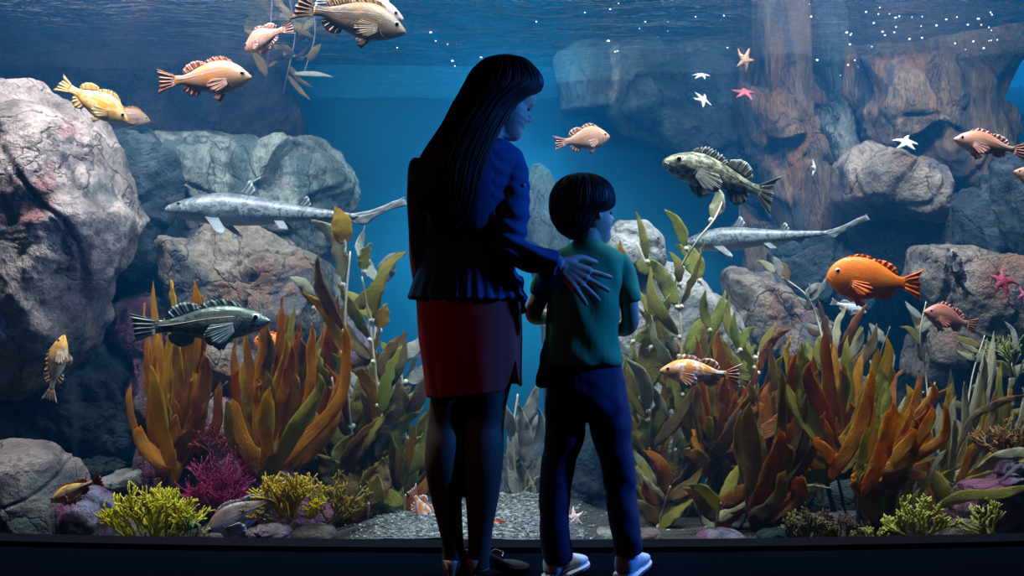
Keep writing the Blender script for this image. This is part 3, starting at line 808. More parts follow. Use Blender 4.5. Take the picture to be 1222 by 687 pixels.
ff_pink = fin_mat('pink_fin', (.62, .26, .17), (.72, .36, .28), (.8, .62, .58))
ff_canary = fin_mat('salmon_fin', (.50, .18, .08), (.60, .22, .11), (.42, .18, .13))
ff_yellow = fin_mat('yellow_fin', (.80, .42, .06), (.75, .50, .20), (.35, .25, .12))
ff_brown = fin_mat('brown_fin', (.28, .12, .03), (.34, .15, .05), (.18, .08, .04))
ff_orange = fin_mat('orange_fin', (.95, .20, .006), (.95, .19, .005), (.75, .12, .01), ray=24)
ff_patch = fin_mat('white_edged_fin', (.90, .34, .08), (.80, .40, .25), (.95, .9, .9))
ff_bar = fin_mat('amber_fin', (.65, .40, .20), (.75, .55, .40), (.85, .75, .65))
ff_bass = fin_mat('grey_green_fin', (.20, .27, .22), (.24, .32, .28), (.16, .22, .20))
ff_cab = fin_mat('spotted_olive_fin', (.04, .05, .02), (.14, .15, .10), (.35, .35, .28), ray=90)
ff_red = fin_mat('rusty_fin', (.50, .18, .12), (.62, .24, .14), (.50, .20, .12))
ff_dark = fin_mat('dark_fin', (.04, .04, .05), (.25, .24, .28), (.7, .7, .75))
ff_shark = fin_mat('shark_fin_skin', (.16, .18, .19), (.20, .23, .24), (.40, .44, .46), ray=3)
ff_mud = fin_mat('grey_fin', (.30, .26, .24), (.42, .40, .40), (.6, .62, .66))

fish('yellow rockfish diving right above the huge pinkish boulder', 109, 120, 4.0, 88, 'rockfish', fm_yellow, ff_yellow, pitch=30, yaw=18, spread=1.2, bend=.3)
fish('dim brown rockfish hidden behind the yellow one', 148, 138, 4.9, 52, 'rockfish', fm_brown, ff_brown, pitch=8, yaw=30)
fish('salmon and orange rockfish with folded spines facing right in the dark upper left', 243, 95, 3.89, 116, 'rockfish', fm_canary, ff_canary, pitch=-2, tail='fork')
fish('pale pink fish nosing left near the surface at upper left', 318, 44, 3.87, 66, 'rockfish', fm_pink, ff_pink, 'L', pitch=16, yaw=-32, bend=-.3)
fish('large brown backed rockfish swimming right at the top edge', 416, 22, 3.82, 138, 'rockfish', fm_brown, ff_brown, pitch=12, yaw=8, deep=.92)
fish('lilac backed fish half hidden behind the large brown one', 428, 8, 3.95, 112, 'rockfish', fm_lilac, ff_mud, pitch=16, deep=.8)
fish('pale pink rockfish swimming right between woman and stone slab', 694, 167, 4.0, 70, 'rockfish', fm_pink, ff_pink, pitch=-8, yaw=10, deep=1.12, spread=1.15)
fish('mottled olive cabezon with fan tail above the right shark', 866, 214, 3.92, 158, 'cabezon', fm_cab, ff_cab, 'L', pitch=-14, yaw=10, name='cabezon', deep=1.05, spread=1.3, tails=1.35, bend=-.3)
fish('long grey leopard shark with dark saddles crossing the left rocks', 343, 255, 4.35, 290, 'shark', fm_shark, ff_shark, 'L', pitch=-3, name='leopard_shark', cat='shark', bend=.25)
fish('leopard shark partly hidden by kelp right of the boy', 920, 283, 4.3, 208, 'shark', fm_shark, ff_shark, 'L', pitch=3, yaw=-12, name='leopard_shark', cat='shark', bend=.35)
fish('silver green bass with dark blotches in front of amber kelp', 237, 387, 3.79, 172, 'bass', fm_bass, ff_bass, pitch=-3, name='bass', tail='fork', eye=EYE_W)
fish('bright solid orange garibaldi facing left on the right side', 1045, 335, 3.87, 118, 'garibaldi', fm_orange, ff_orange, 'L', pitch=-5, name='garibaldi', eye=EYE_W, mouthm=fm_orange, deep=1.12, spread=.75, tails=1.25)
fish('dusky rust red rockfish below and right of the solid orange fish', 1135, 381, 4.1, 76, 'rockfish', fm_red, ff_red, 'L', pitch=-14, yaw=14)
fish('orange headed barred fish swimming straight up by the huge boulder', 67, 440, 3.87, 78, 'rockfish', fm_bar, ff_bar, pitch=-78, yaw=20, roll=-25, deep=.8)
fish('orange and white blotched rockfish among the right amber kelp', 837, 445, 3.79, 100, 'rockfish', fm_patch, ff_patch, 'L', pitch=-3, deep=.82, spread=1.1, tails=1.1)
fish('dark striped fish pointing up with a white fringe by the pale boulder', 1143, 327, 4.2, 66, 'rockfish', fm_dark, ff_dark, 'L', pitch=-62, yaw=20, deep=.8)
fish('pale pink rockfish facing left beneath the surface at far right', 1183, 174, 3.87, 92, 'rockfish', fm_pink, ff_pink, 'L', pitch=-10, deep=.85, spread=.8)
fish('pale fish with only its head showing at the right frame edge', 1238, 214, 3.92, 60, 'rockfish', fm_pink, ff_pink, 'L', pitch=-18)
fish('slim orange rockfish hovering over ledge stones at bottom left', 92, 584, 3.66, 84, 'rockfish', fm_bar, ff_canary, 'L', pitch=24, yaw=-20, deep=.62, spread=.7)
fish('glossy muddy grey fish resting on the bed under magenta seaweed', 297, 612, 3.64, 110, 'rockfish', fm_mud, ff_mud, 'L', pitch=26, yaw=15, deep=.95, spread=.8)
fish('orange fish mostly hidden inside the second amber kelp', 333, 412, 4.45, 62, 'garibaldi', fm_orange, ff_orange, 'L', pitch=-10, name='garibaldi')
fish('small orange and white fish seen from behind, diving beside the woman\'s leg', 502, 607, 3.84, 44, 'rockfish', fm_patch, ff_patch, pitch=62, yaw=48, spread=1.5)
fish('small red-orange fish low on the gravel right of the woman\'s ankle', 596, 627, 3.7, 44, 'garibaldi', fm_orange, ff_orange, 'L', pitch=0, name='garibaldi', deep=.6)
fish('small silver fish darting in front of the folded grey rock', 1012, 366, 4.5, 46, 'bass', fm_small, ff_mud, pitch=18, name='bass')

# ------------------------------------------------------------------ sea stars
def star(label, px, py, D, r_px, col, rot=0, tilt=(0, 0), arms=None, seed=0, nm='sea_star'):
    rs = np.random.RandomState(seed + 5)
    r = r_px * D / F
    M = Mt(nm + '_skin'); nn = M.voro(120)
    M.bsdf(Base_Color=M.mix(M.ramp(nn, [(.2, 0.), (.5, 1.)]), tuple(min(1, x * 1.3) for x in col), tuple(x * .65 for x in col)), Roughness=.7, Normal=M.bump(nn, .7, .003))
    R = Matrix.Rotation(math.radians(tilt[0]), 3, 'X') @ Matrix.Rotation(math.radians(tilt[1]), 3, 'Z') @ Matrix.Rotation(math.radians(rot), 3, 'Y')
    parts = []
    c0 = P(px, py, D)
    for k in range(5):
        a = 2 * PI * k / 5 + PI / 2; ln = r * rs.uniform(.85, 1.1) if arms is None else r * arms[k]
        cu = rs.uniform(-.35, .35); pts = []
        for j in range(7):
            t = j / 6; aa = a + cu * t * t
            pts.append(c0 + R @ Vector((math.cos(aa) * ln * t, -.15 * r * (1 - t) ** 2 - .05 * r * math.sin(t * 3) * (1 + cu), math.sin(aa) * ln * t)))
        parts.append(tube(pts, [r * .26, r * .25, r * .21, r * .17, r * .13, r * .09, r * .045], 10, hint=R @ Vector((0, 1, 0)), rad2=[r * .16, r * .16, r * .14, r * .12, r * .09, r * .06, r * .03]))
    o = fuse(nm, parts, M.m, None, voxel=max(.0018, r * .045), smooth=3)
    # origin to centre
    for v in o.data.vertices: v.co -= c0
    o.location = c0
    return tag(o, label, 'sea star')
star('tan sea star clinging high under the surface', 888, 72, 4.6, 15, (.32, .15, .06), 20, (10, 20), seed=1)
star('small pale sea star left of the tan one, arms raised', 837, 91, 4.7, 12, (.36, .33, .38), 10, (-60, 0), seed=2)
star('pale grey sea star below the small raised one', 838, 120, 4.65, 13, (.42, .38, .40), 36, (-35, 20), seed=3)
star('dark red sea star under the tan sea star', 888, 112, 4.6, 17, (.22, .03, .03), 5, (-50, 0), seed=4)
star('bright white sea star on the brown craggy rock', 1081, 171, 4.75, 16, (.6, .54, .54), 12, (-40, 0), seed=5)
star('thin white sea star on the streaked rock column', 970, 201, 5.0, 12, (.5, .44, .40), 60, (0, 60), seed=6)
star('crimson sea star on the pale pitted boulder', 1195, 336, 4.2, 19, (.25, .01, .05), 15, (-20, 0), seed=7)
star('pale peach sea star floating above gravel between the boy\'s legs', 685, 618, 3.75, 14, (.80, .55, .46), -10, (-25, 10), seed=8)
star('purple red sea star at the right edge beside the crimson one', 1222, 352, 4.2, 11, (.35, .04, .12), 40, (-20, 0), seed=9)

# ------------------------------------------------------------------ bubbles
M = Mt('air_bubble'); M.bsdf(Base_Color=(.95, .97, 1), Roughness=.15, Specular_IOR_Level=1.); bub_m = M.m
V, Fc = ball((0, 0, 0), 1, 8, 6); me = bpy.data.meshes.new('air_bubble'); me.from_pydata(V, [], Fc); me.materials.append(bub_m)
me.polygons.foreach_set('use_smooth', [True] * len(me.polygons))
rs = np.random.RandomState(21)
spots_ = [(1006 + rs.rand() * 205, 14 + abs(rs.normal(0, 26)), 'r') for _ in range(36)] + [(975, 72), (1012, 78), (1020, 72), (1024, 80), (1003, 90)]
spots_ += [(474, 57), (514, 39), (520, 49), (534, 53), (540, 73), (543, 79), (574, 69), (588, 67), (698, 15), (726, 49), (763, 34), (797, 26), (734, 62), (737, 61), (770, 26), (830, 20), (868, 57), (797, 37), (864, 19), (640, 26), (728, 11), (738, 4), (966, 5), (968, 20), (885, 66), (1015, 42), (1050, 9)]
for s in spots_:
    o = bpy.data.objects.new('air_bubble', me); D = rs.uniform(3.7, 4.4); o.location = P(s[0], s[1], D)
    k = D / F * rs.choice([.55, .7, .9, 1.25]); o.scale = (k * rs.uniform(1, 1.5), k, k)
    link(o); tag(o, 'tiny bright air bubble drifting just under the water surface', 'bubble', 'air bubbles under the surface')
# ------------------------------------------------------------------ kelp and seaweed
def kelp_mat(name, base, tip, trans=.6, rough=.45, seed=0):
    M = Mt(name)
    u = M.n('ShaderNodeUVMap').outputs[0]; s = M.n('ShaderNodeSeparateXYZ', {'Vector': u}).outputs
    nn = M.noise(7, 4, .6)
    c = M.mix(M.math('ADD', M.math('MULTIPLY', s[1], .8), M.math('MULTIPLY', M.math('SUBTRACT', nn, .5), 2.2), True), base, tip)
    c = M.mix(M.ramp(M.noise(3, 5, .65, dist=1), [(.56, 0.), (.72, .8)]), c, tuple(x * .5 for x in base))
    c = M.mix(M.ramp(M.noise(26, 3), [(.66, 0.), (.74, .5)]), c, (.55, .5, .42))
    w = M.noise(1, 3, .6, vec=M.n('ShaderNodeMapping', {'Vector': u, 'Scale': (9, 34, 1)}).outputs[0], dist=1.)
    nb = M.bump(w, .9, .012)
    d = M.n('ShaderNodeBsdfPrincipled', {'Base Color': c, 'Roughness': rough, 'Specular IOR Level': .45, 'Normal': nb})
    t = M.n('ShaderNodeBsdfTranslucent', {'Color': c, 'Normal': nb})
    mx = M.n('ShaderNodeMixShader', {'Fac': trans}); M.t.links.new(d.outputs[0], mx.inputs[1]); M.t.links.new(t.outputs[0], mx.inputs[2])
    M.t.links.new(mx.outputs[0], M.out.inputs[0]); return M.m
KM = dict(
    amber=kelp_mat('amber_kelp', (.62, .22, .005), (.92, .46, .008)),
    rust=kelp_mat('rust_kelp', (.34, .10, .006), (.70, .25, .008)),
    gold=kelp_mat('golden_kelp', (.62, .34, .004), (.80, .55, .015)),
    olive=kelp_mat('olive_kelp', (.34, .29, .035), (.58, .52, .08)),
    green=kelp_mat('yellow_green_kelp', (.40, .42, .07), (.60, .62, .14)),
    pale=kelp_mat('pale_kelp', (.40, .37, .20), (.56, .54, .34), .3),
    brown=kelp_mat('brown_kelp', (.24, .14, .04), (.46, .30, .09)),
    dim=kelp_mat('dark_kelp', (.05, .03, .02), (.10, .06, .03)),
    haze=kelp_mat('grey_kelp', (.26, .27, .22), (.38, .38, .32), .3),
)
STIPE = plain('dark_kelp_stem', (.035, .025, .03), .5, .4)
STIPE_P = plain('pale_kelp_stem', (.50, .42, .28), .5, .3)
FLOAT = plain('pale_kelp_float', (.56, .50, .34), .35, .5)

def blade(name, path, width, mat, parent, facing=None, ruffle=.08, twist=0., n=20, taper=(.12, .8), cup=.05, seed=0, blunt=0):
    """strap or leaf along a 3-D path; width in metres; solid, ruffled, gently cupped"""
    rs = random.Random(seed)
    p = smooth_path(path, n); m = 7
    pts, T = frames(p)
    f0 = Vector(facing) if facing is not None else Vector((0, -1, .0))
    ph = rs.uniform(0, 6.28); fr = rs.uniform(5, 9)
    V, UV = [], []; N = []
    for i in range(n):
        t = i / (n - 1)
        f = Matrix.Rotation(twist * t, 3, T[i]) @ f0
        s = T[i].cross(f)
        if s.length < 1e-3: s = T[i].cross(Vector((1, 0, 0)))
        s.normalize(); nn = s.cross(T[i]).normalized()
        if blunt:
            w = width * min(1, .22 + t / .38) * (1 if t < .6 else max(0, 1 - ((t - .6) / .4) ** 1.7)) * (1 + .10 * math.sin(t * 9 + ph))
        else:
            w = width * (math.sin(PI * min(1, t ** .72)) ** .85) * (1 + .06 * math.sin(t * 11 + ph))
        w = max(w, width * .02)
        for j in range(m):
            q = j / (m - 1) * 2 - 1
            off = -cup * w * (q * q) + ruffle * width * abs(q) ** 2 * (math.sin(fr * t * 3 + ph + (1.3 if q > 0 else 0)) + .5 * math.sin(fr * t * 7.3 + ph * 2 + q * 2))
            V.append(pts[i] + s * (q * w * .5) + nn * off); N.append(nn); UV.append((j / (m - 1), t))
    k = len(V); th = .0012
    W = [v + nn * th for v, nn in zip(V, N)] + [v - nn * th for v, nn in zip(V, N)]
    Fc = []
    for i in range(n - 1):
        for j in range(m - 1):
            a = i * m + j
            Fc.append((a, a + 1, a + m + 1, a + m)); Fc.append((k + a, k + a + m, k + a + m + 1, k + a + 1))
    per = [j for j in range(m)] + [i * m + m - 1 for i in range(1, n)] + [(n - 1) * m + j for j in range(m - 2, -1, -1)] + [i * m for i in range(n - 2, 0, -1)]
    for a, b in zip(per, per[1:] + per[:1]): Fc.append((a, k + a, k + b, b))
    o = mesh_obj(name, W, Fc, mat, parent)
    uv = o.data.uv_layers.new(name='UVMap'); UV2 = UV + UV
    for lp in o.data.loops: uv.data[lp.index].uv = UV2[lp.vertex_index]
    return o

def ppath(pp, D, dd=0, rs=None):
    out = []
    for i, (x, y) in enumerate(pp):
        out.append(P(x, y, D + dd * i / max(1, len(pp) - 1)))
    return out

def strap_kelp(label, D, base, straps, stems, seed=0, group=None, name='palm_kelp'):
    """straps: (points px from root to tip, width px, colour key)"""
    rs = random.Random(seed)
    b = P(base[0], base[1], D)
    e = empty(name, b, label, 'kelp', group)
    for k, st in enumerate(stems):
        pts = smooth_path([P(x, y, D + .02 * k) for x, y in st[0]], 18)
        r = np.linspace(st[1], st[1] * .6, 18) * D / F
        V, Fc = tube(pts, r, 8); mesh_obj('stem', V, Fc, STIPE, e)
    for k, (pp, w, c) in enumerate(straps):
        d0 = rs.uniform(-.07, .07); d1 = rs.uniform(-.14, .12)
        path = ppath(pp, D + d0, d1)
        blade('blade', path, w * .66 * D / F, KM[c], e, facing=(rs.uniform(-.6, .6), -1, rs.uniform(-.2, .3)), ruffle=rs.uniform(.05, .12), twist=rs.uniform(-.7, .7), n=44, taper=(.05, .35), seed=seed * 50 + k, blunt=1)
    return e

def fan(base, tips, w, cols, rs, spread=.3):
    """strap paths that leave base upwards and lean out to the tips"""
    out = []
    tips = list(tips) + [(t[0] + rs.uniform(-16, 16), t[1] + rs.uniform(15, 75)) for t in tips] + [(t[0] + rs.uniform(-24, 24), t[1] + rs.uniform(50, 110)) for t in tips] + [(t[0] + rs.uniform(-10, 10), t[1] + rs.uniform(8, 35)) for t in tips[::2]]
    for i, t in enumerate(tips):
        bx, by = base[0] + rs.uniform(-8, 8), base[1] + rs.uniform(-25, 5)
        mx = bx + (t[0] - bx) * rs.uniform(.6, .95) + rs.uniform(-4, 4) ; my = by + (t[1] - by) * .5
        out.append(([(base[0] + rs.uniform(-3, 3), base[1] + 12), (bx, by), ((bx + mx) / 2, (by + my) / 2 + 5), (mx, my), (t[0] + rs.uniform(-5, 5), t[1] + (my - t[1]) * .3), t], w * rs.uniform(.75, 1.25), cols[i % len(cols)]))
    return out

r1 = random.Random(5)
st = fan((203, 572), [(183, 335), (203, 334), (232, 334), (240, 352), (178, 400), (196, 380), (222, 370), (243, 420), (172, 430), (208, 410), (228, 440), (188, 460)], 24, ['amber', 'gold', 'amber', 'rust'], r1)
strap_kelp('tall amber palm kelp behind the silver bass', 4.05, (200, 578), st, [([(198, 640), (206, 600), (212, 540), (205, 480)], 2.6), ([(206, 640), (222, 560), (240, 490), (272, 455)], 2.)], 1)
st = fan((312, 575), [(283, 405), (296, 388), (312, 372), (338, 352), (352, 362), (372, 385), (385, 368), (398, 362), (403, 352), (390, 420), (356, 400), (325, 400), (292, 450), (378, 440), (342, 420), (306, 420), (366, 470), (284, 500)], 26, ['rust', 'amber', 'amber', 'rust', 'olive', 'amber', 'gold', 'brown'], r1)
strap_kelp('wide amber palm kelp holding the hidden orange fish', 4.0, (306, 596), st, [([(300, 645), (304, 600), (310, 540)], 3.)], 2)
st = fan((850, 560), [(830, 400), (842, 388), (858, 392), (870, 405), (832, 440), (868, 440), (886, 460), (820, 470), (905, 430), (920, 410), (940, 440), (925, 470), (900, 480)], 24, ['rust', 'brown', 'amber', 'olive'], r1)
strap_kelp('brown palm kelp right behind the orange and white blotched fish', 4.1, (860, 640), st, [([(861, 640), (858, 590), (848, 530), (840, 515)], 3.), ([(874, 642), (868, 600), (860, 570)], 2.6), ([(840, 640), (830, 600), (822, 560)], 2.)], 3)
st = fan((905, 620), [(895, 480), (918, 455), (932, 440), (950, 420), (962, 470), (945, 500), (930, 520), (968, 520), (905, 500), (948, 540)], 27, ['brown', 'rust', 'brown', 'rust'], r1)
strap_kelp('dark brown palm kelp in the middle of the right kelp bed', 3.9, (899, 640), st, [([(898, 642), (903, 590), (912, 550)], 3.), ([(878, 642), (896, 600), (908, 560)], 2.4)], 4)
st = fan((1000, 560), [(944, 400), (957, 406), (985, 392), (992, 410), (1058, 400), (1030, 420), (1012, 400), (968, 430), (1048, 415), (1003, 440), (978, 460), (1040, 440), (1022, 470), (962, 470)], 25, ['gold', 'olive', 'rust', 'amber', 'gold', 'amber', 'olive', 'rust'], r1)
strap_kelp('big amber palm kelp below the bright orange garibaldi', 3.95, (1004, 640), st, [([(1004, 636), (990, 590), (980, 540), (972, 500)], 3.4), ([(1010, 622), (1002, 580), (996, 560)], 2.4)], 5)
st = fan((1028, 580), [(1082, 458), (1095, 445), (1110, 455), (1104, 480), (1062, 460), (1045, 480), (1072, 490), (1018, 500), (1090, 500), (1034, 510)], 25, ['gold', 'amber', 'amber', 'rust', 'olive'], r1)
strap_kelp('amber palm kelp leaning right beside the pale tangled kelp', 3.85, (1024, 638), st, [([(1025, 640), (1024, 600), (1027, 565)], 3.), ], 6)
# wide hanging sheet blades low in the right bed
st = [([(1045, 628), (1038, 590), (1048, 555), (1075, 540)], 44, 'gold'), ([(1060, 635), (1075, 600), (1082, 570), (1090, 555)], 30, 'olive'), ([(1078, 610), (1100, 590), (1118, 575), (1150, 552)], 20, 'olive')]
strap_kelp('broad golden sheet kelp low behind the yellow green seaweed', 3.95, (1050, 640), st, [([(1052, 642), (1048, 625)], 2.)], 7, name='sheet_kelp')
# pale tangle at the right
st = fan((1125, 600), [(1186, 395), (1175, 420), (1195, 432), (1205, 455), (1220, 462), (1168, 440), (1135, 440), (1150, 455), (1210, 490), (1225, 500), (1120, 480), (1180, 480), (1160, 500), (1138, 500), (1225, 540), (1195, 520)], 17, ['pale', 'pale', 'olive', 'gold', 'pale', 'brown'], r1)
strap_kelp('pale cream tangled kelp filling the right edge', 4.1, (1140, 640), st, [([(1150, 640), (1142, 590), (1130, 560), (1118, 540)], 3.), ([(1105, 610), (1118, 570), (1128, 535), (1140, 500)], 2.6), ([(1144, 640), (1140, 600), (1150, 560)], 2.4)], 8)
st = [([(1092, 606), (1105, 575), (1120, 548), (1130, 535)], 10, 'pale'), ([(1105, 612), (1150, 592), (1190, 590), (1235, 578)], 22, 'olive'), ([(1165, 560), (1190, 545), (1222, 540), (1240, 548)], 18, 'pale'), ([(1140, 545), (1160, 500), (1195, 480), (1230, 470)], 14, 'brown')]
strap_kelp('low pale kelp straps trailing to the right edge', 3.8, (1120, 640), st, [([(1112, 642), (1108, 625), (1104, 612)], 2.)], 9)

def giant_kelp(label, D, stems, leaves, nrand, cols, seed, size=(60, 100), wid=(15, 24), ang=60, floats=True, stem_m=None, zone=None, name='giant_kelp', rad=2., reach=.97):
    """leafy kelp: stems, explicit leaves [(root px, tip px, width px, colour)] and leaves growing along the stems"""
    rs = random.Random(seed)
    e = empty(name, P(stems[0][0][0], stems[0][0][1], D), label, 'kelp')
    paths = []
    for k, stt in enumerate(stems):
        dd = rs.uniform(-.12, .12)
        pp = smooth_path([P(x, y, D + dd * i / (len(stt) - 1) + .03 * math.sin(i * 2 + k)) for i, (x, y) in enumerate(stt)], 30)
        V, Fc = tube(pp, np.linspace(rad, rad * .55, 30) * D / F, 7); mesh_obj('stem', V, Fc, stem_m or STIPE_P, e); paths.append(pp)
    def leaf(a, b, w, c, k, bow_=None):
        L = (b - a).length; d = (b - a).normalized()
        side = d.cross(Vector((0, -1, 0))).normalized() * L * (rs.uniform(-.16, .16) if bow_ is None else bow_)
        out = Vector((0, rs.uniform(-.10, .06) * L, 0))
        if floats:
            f0 = a; a = a + d * .03
            V, Fc = tube([f0, f0 + d * .010, f0 + d * .018, f0 + d * .027, f0 + d * .034], np.array([.9, 1.2, 3.2, 3.0, 1.0]) * D / F, 8)
            mesh_obj('float', V, Fc, FLOAT, e)
        fac = Vector((rs.uniform(-.9, .9), -1, rs.uniform(-.3, .5)))
        blade('blade', [a, a + (b - a) * .33 + side * .8 + out, a + (b - a) * .68 + side + out * .6, b], w * D / F, KM[c], e, facing=fac, ruffle=rs.uniform(.04, .12), twist=rs.uniform(-.6, .6), n=16, taper=(.10, .72), cup=.07, seed=seed * 99 + k)
    for k, (ra, rb, w, c) in enumerate(leaves):
        dd = rs.uniform(-.06, .06); leaf(P(*ra, D + dd), P(*rb, D + dd + rs.uniform(-.05, .05)), w, c, k, None)
    k = 0
    while k < nrand:
        pp = paths[k % len(paths)]
        i = int(rs.uniform(.03, reach) * 29); a = Vector(pp[i])
        th = math.radians(rs.choice([-1, 1]) * rs.uniform(12, ang)); ph = rs.uniform(-.5, .5)
        L = rs.uniform(*size) * D / F
        d = Vector((math.sin(th), ph * .7, math.cos(th)))
        leaf(a, a + d * L, rs.uniform(*wid), rs.choice(cols), 100 + k); k += 1
    return e

giant_kelp('left giant kelp with olive leaves and pale floats', 4.05,
    [[(432, 645), (425, 560), (415, 470), (412, 380), (418, 300)], [(450, 645), (460, 560), (452, 470), (440, 380), (432, 330)], [(470, 645), (474, 580), (484, 520), (482, 470)], [(488, 648), (494, 600), (500, 540)], [(410, 645), (402, 590), (404, 520), (396, 450)]],
    [((412, 300), (399, 246), 26, 'gold'), ((412, 345), (371, 262), 30, 'pale'), ((378, 372), (345, 330), 16, 'pale'), ((433, 330), (444, 290), 20, 'olive'), ((418, 372), (455, 322), 26, 'olive'),
     ((452, 400), (462, 362), 22, 'gold'), ((455, 345), (476, 300), 22, 'haze'), ((472, 505), (508, 455), 26, 'green'), ((465, 590), (510, 508), 28, 'olive'), ((470, 620), (508, 560), 26, 'olive'), ((460, 640), (492, 600), 26, 'olive'),
     ((382, 500), (372, 440), 26, 'gold'), ((395, 470), (380, 410), 22, 'olive'), ((410, 560), (392, 470), 30, 'rust'), ((440, 520), (452, 420), 38, 'brown'), ((448, 560), (475, 450), 36, 'brown'), ((430, 600), (425, 500), 40, 'brown'), ((455, 610), (440, 520), 40, 'rust'), ((400, 640), (385, 570), 28, 'rust'), ((425, 645), (415, 590), 32, 'olive'), ((450, 648), (455, 590), 34, 'brown'), ((478, 560), (500, 490), 26, 'olive')],
    84, ['olive', 'brown', 'olive', 'brown', 'green', 'gold', 'rust'], 31, size=(62, 100), wid=(14, 22), ang=36, reach=.74)
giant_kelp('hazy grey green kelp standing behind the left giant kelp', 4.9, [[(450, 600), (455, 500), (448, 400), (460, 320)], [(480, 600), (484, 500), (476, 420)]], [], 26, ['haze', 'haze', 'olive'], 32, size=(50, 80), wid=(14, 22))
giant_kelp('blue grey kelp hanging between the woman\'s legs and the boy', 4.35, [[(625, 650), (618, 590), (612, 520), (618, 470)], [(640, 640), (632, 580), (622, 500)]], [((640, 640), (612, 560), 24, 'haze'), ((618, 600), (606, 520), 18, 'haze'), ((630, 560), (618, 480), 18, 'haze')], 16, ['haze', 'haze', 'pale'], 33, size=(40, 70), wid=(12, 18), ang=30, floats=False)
giant_kelp('right giant kelp with long green leaves beside the boy', 4.15,
    [[(790, 645), (800, 560), (812, 470), (812, 380), (806, 335), (830, 290), (852, 262), (864, 236)], [(775, 645), (770, 560), (776, 480), (760, 420), (752, 380)], [(815, 645), (826, 570), (822, 480), (800, 400), (776, 330), (760, 290)], [(800, 645), (786, 590), (782, 530)]],
    [((848, 268), (852, 222), 18, 'pale'), ((822, 302), (793, 250), 15, 'green'), ((838, 340), (806, 292), 24, 'green'), ((774, 318), (759, 252), 10, 'olive'), ((783, 332), (760, 308), 14, 'green'), ((813, 345), (798, 300), 14, 'olive'), ((752, 322), (740, 285), 9, 'gold'),
     ((752, 412), (774, 386), 13, 'green'), ((880, 422), (904, 390), 11, 'green'), ((848, 400), (842, 345), 12, 'green'), ((765, 480), (762, 345), 34, 'olive'), ((790, 500), (800, 400), 30, 'gold'), ((770, 560), (758, 470), 30, 'olive'), ((800, 600), (848, 585), 34, 'pale'), ((790, 640), (770, 600), 26, 'olive'), ((778, 555), (752, 500), 20, 'gold'), ((830, 600), (820, 520), 30, 'olive'), ((775, 420), (800, 350), 22, 'green'), ((835, 440), (850, 380), 22, 'olive')],
    66, ['olive', 'green', 'olive', 'pale', 'gold', 'brown'], 34, size=(60, 100), wid=(12, 20), ang=36, reach=.50)
giant_kelp('leafy olive kelp filling the gaps behind the right amber kelp', 4.3, [[(925, 645), (915, 560), (900, 480), (905, 420)], [(960, 645), (975, 560), (990, 470), (1000, 420)], [(1090, 640), (1080, 560), (1060, 480)], [(880, 645), (868, 540), (872, 450)]],
    [((905, 640), (950, 585), 34, 'green'), ((935, 590), (960, 530), 20, 'green')], 78, ['olive', 'brown', 'green', 'pale', 'rust'], 35, size=(55, 90), wid=(11, 19), ang=42)
giant_kelp('pale fine leafed weed under the pale pitted boulder', 4.45, [[(1110, 520), (1105, 450), (1098, 400), (1105, 360)], [(1150, 520), (1160, 450), (1175, 400)], [(1200, 520), (1205, 450), (1212, 410)]], [], 34, ['haze', 'pale', 'olive'], 36, size=(18, 36), wid=(6, 11), ang=70, floats=False, name='leafy_seaweed', rad=1.2)
giant_kelp('loose grey kelp leaves drifting before the folded grey rock', 4.5, [[(985, 420), (975, 380), (960, 350), (925, 325)], [(1060, 470), (1050, 430), (1062, 390)]], [((925, 325), (902, 312), 9, 'pale')], 16, ['haze', 'brown'], 37, size=(20, 42), wid=(8, 13), ang=75, floats=False, name='leafy_seaweed', rad=1.2)
giant_kelp('dark dangling kelp clump under the surface at upper left', 5.0, [[(345, -6), (352, 40), (345, 80), (338, 112)], [(370, -6), (376, 40), (362, 90)], [(325, -6), (322, 50), (318, 95)]], [((350, 88), (398, 92), 6, 'haze'), ((330, 60), (372, 64), 8, 'haze')], 34, ['brown', 'dim', 'dim', 'brown'], 38, size=(20, 40), wid=(6, 11), ang=150, floats=False, rad=1.3, stem_m=STIPE)

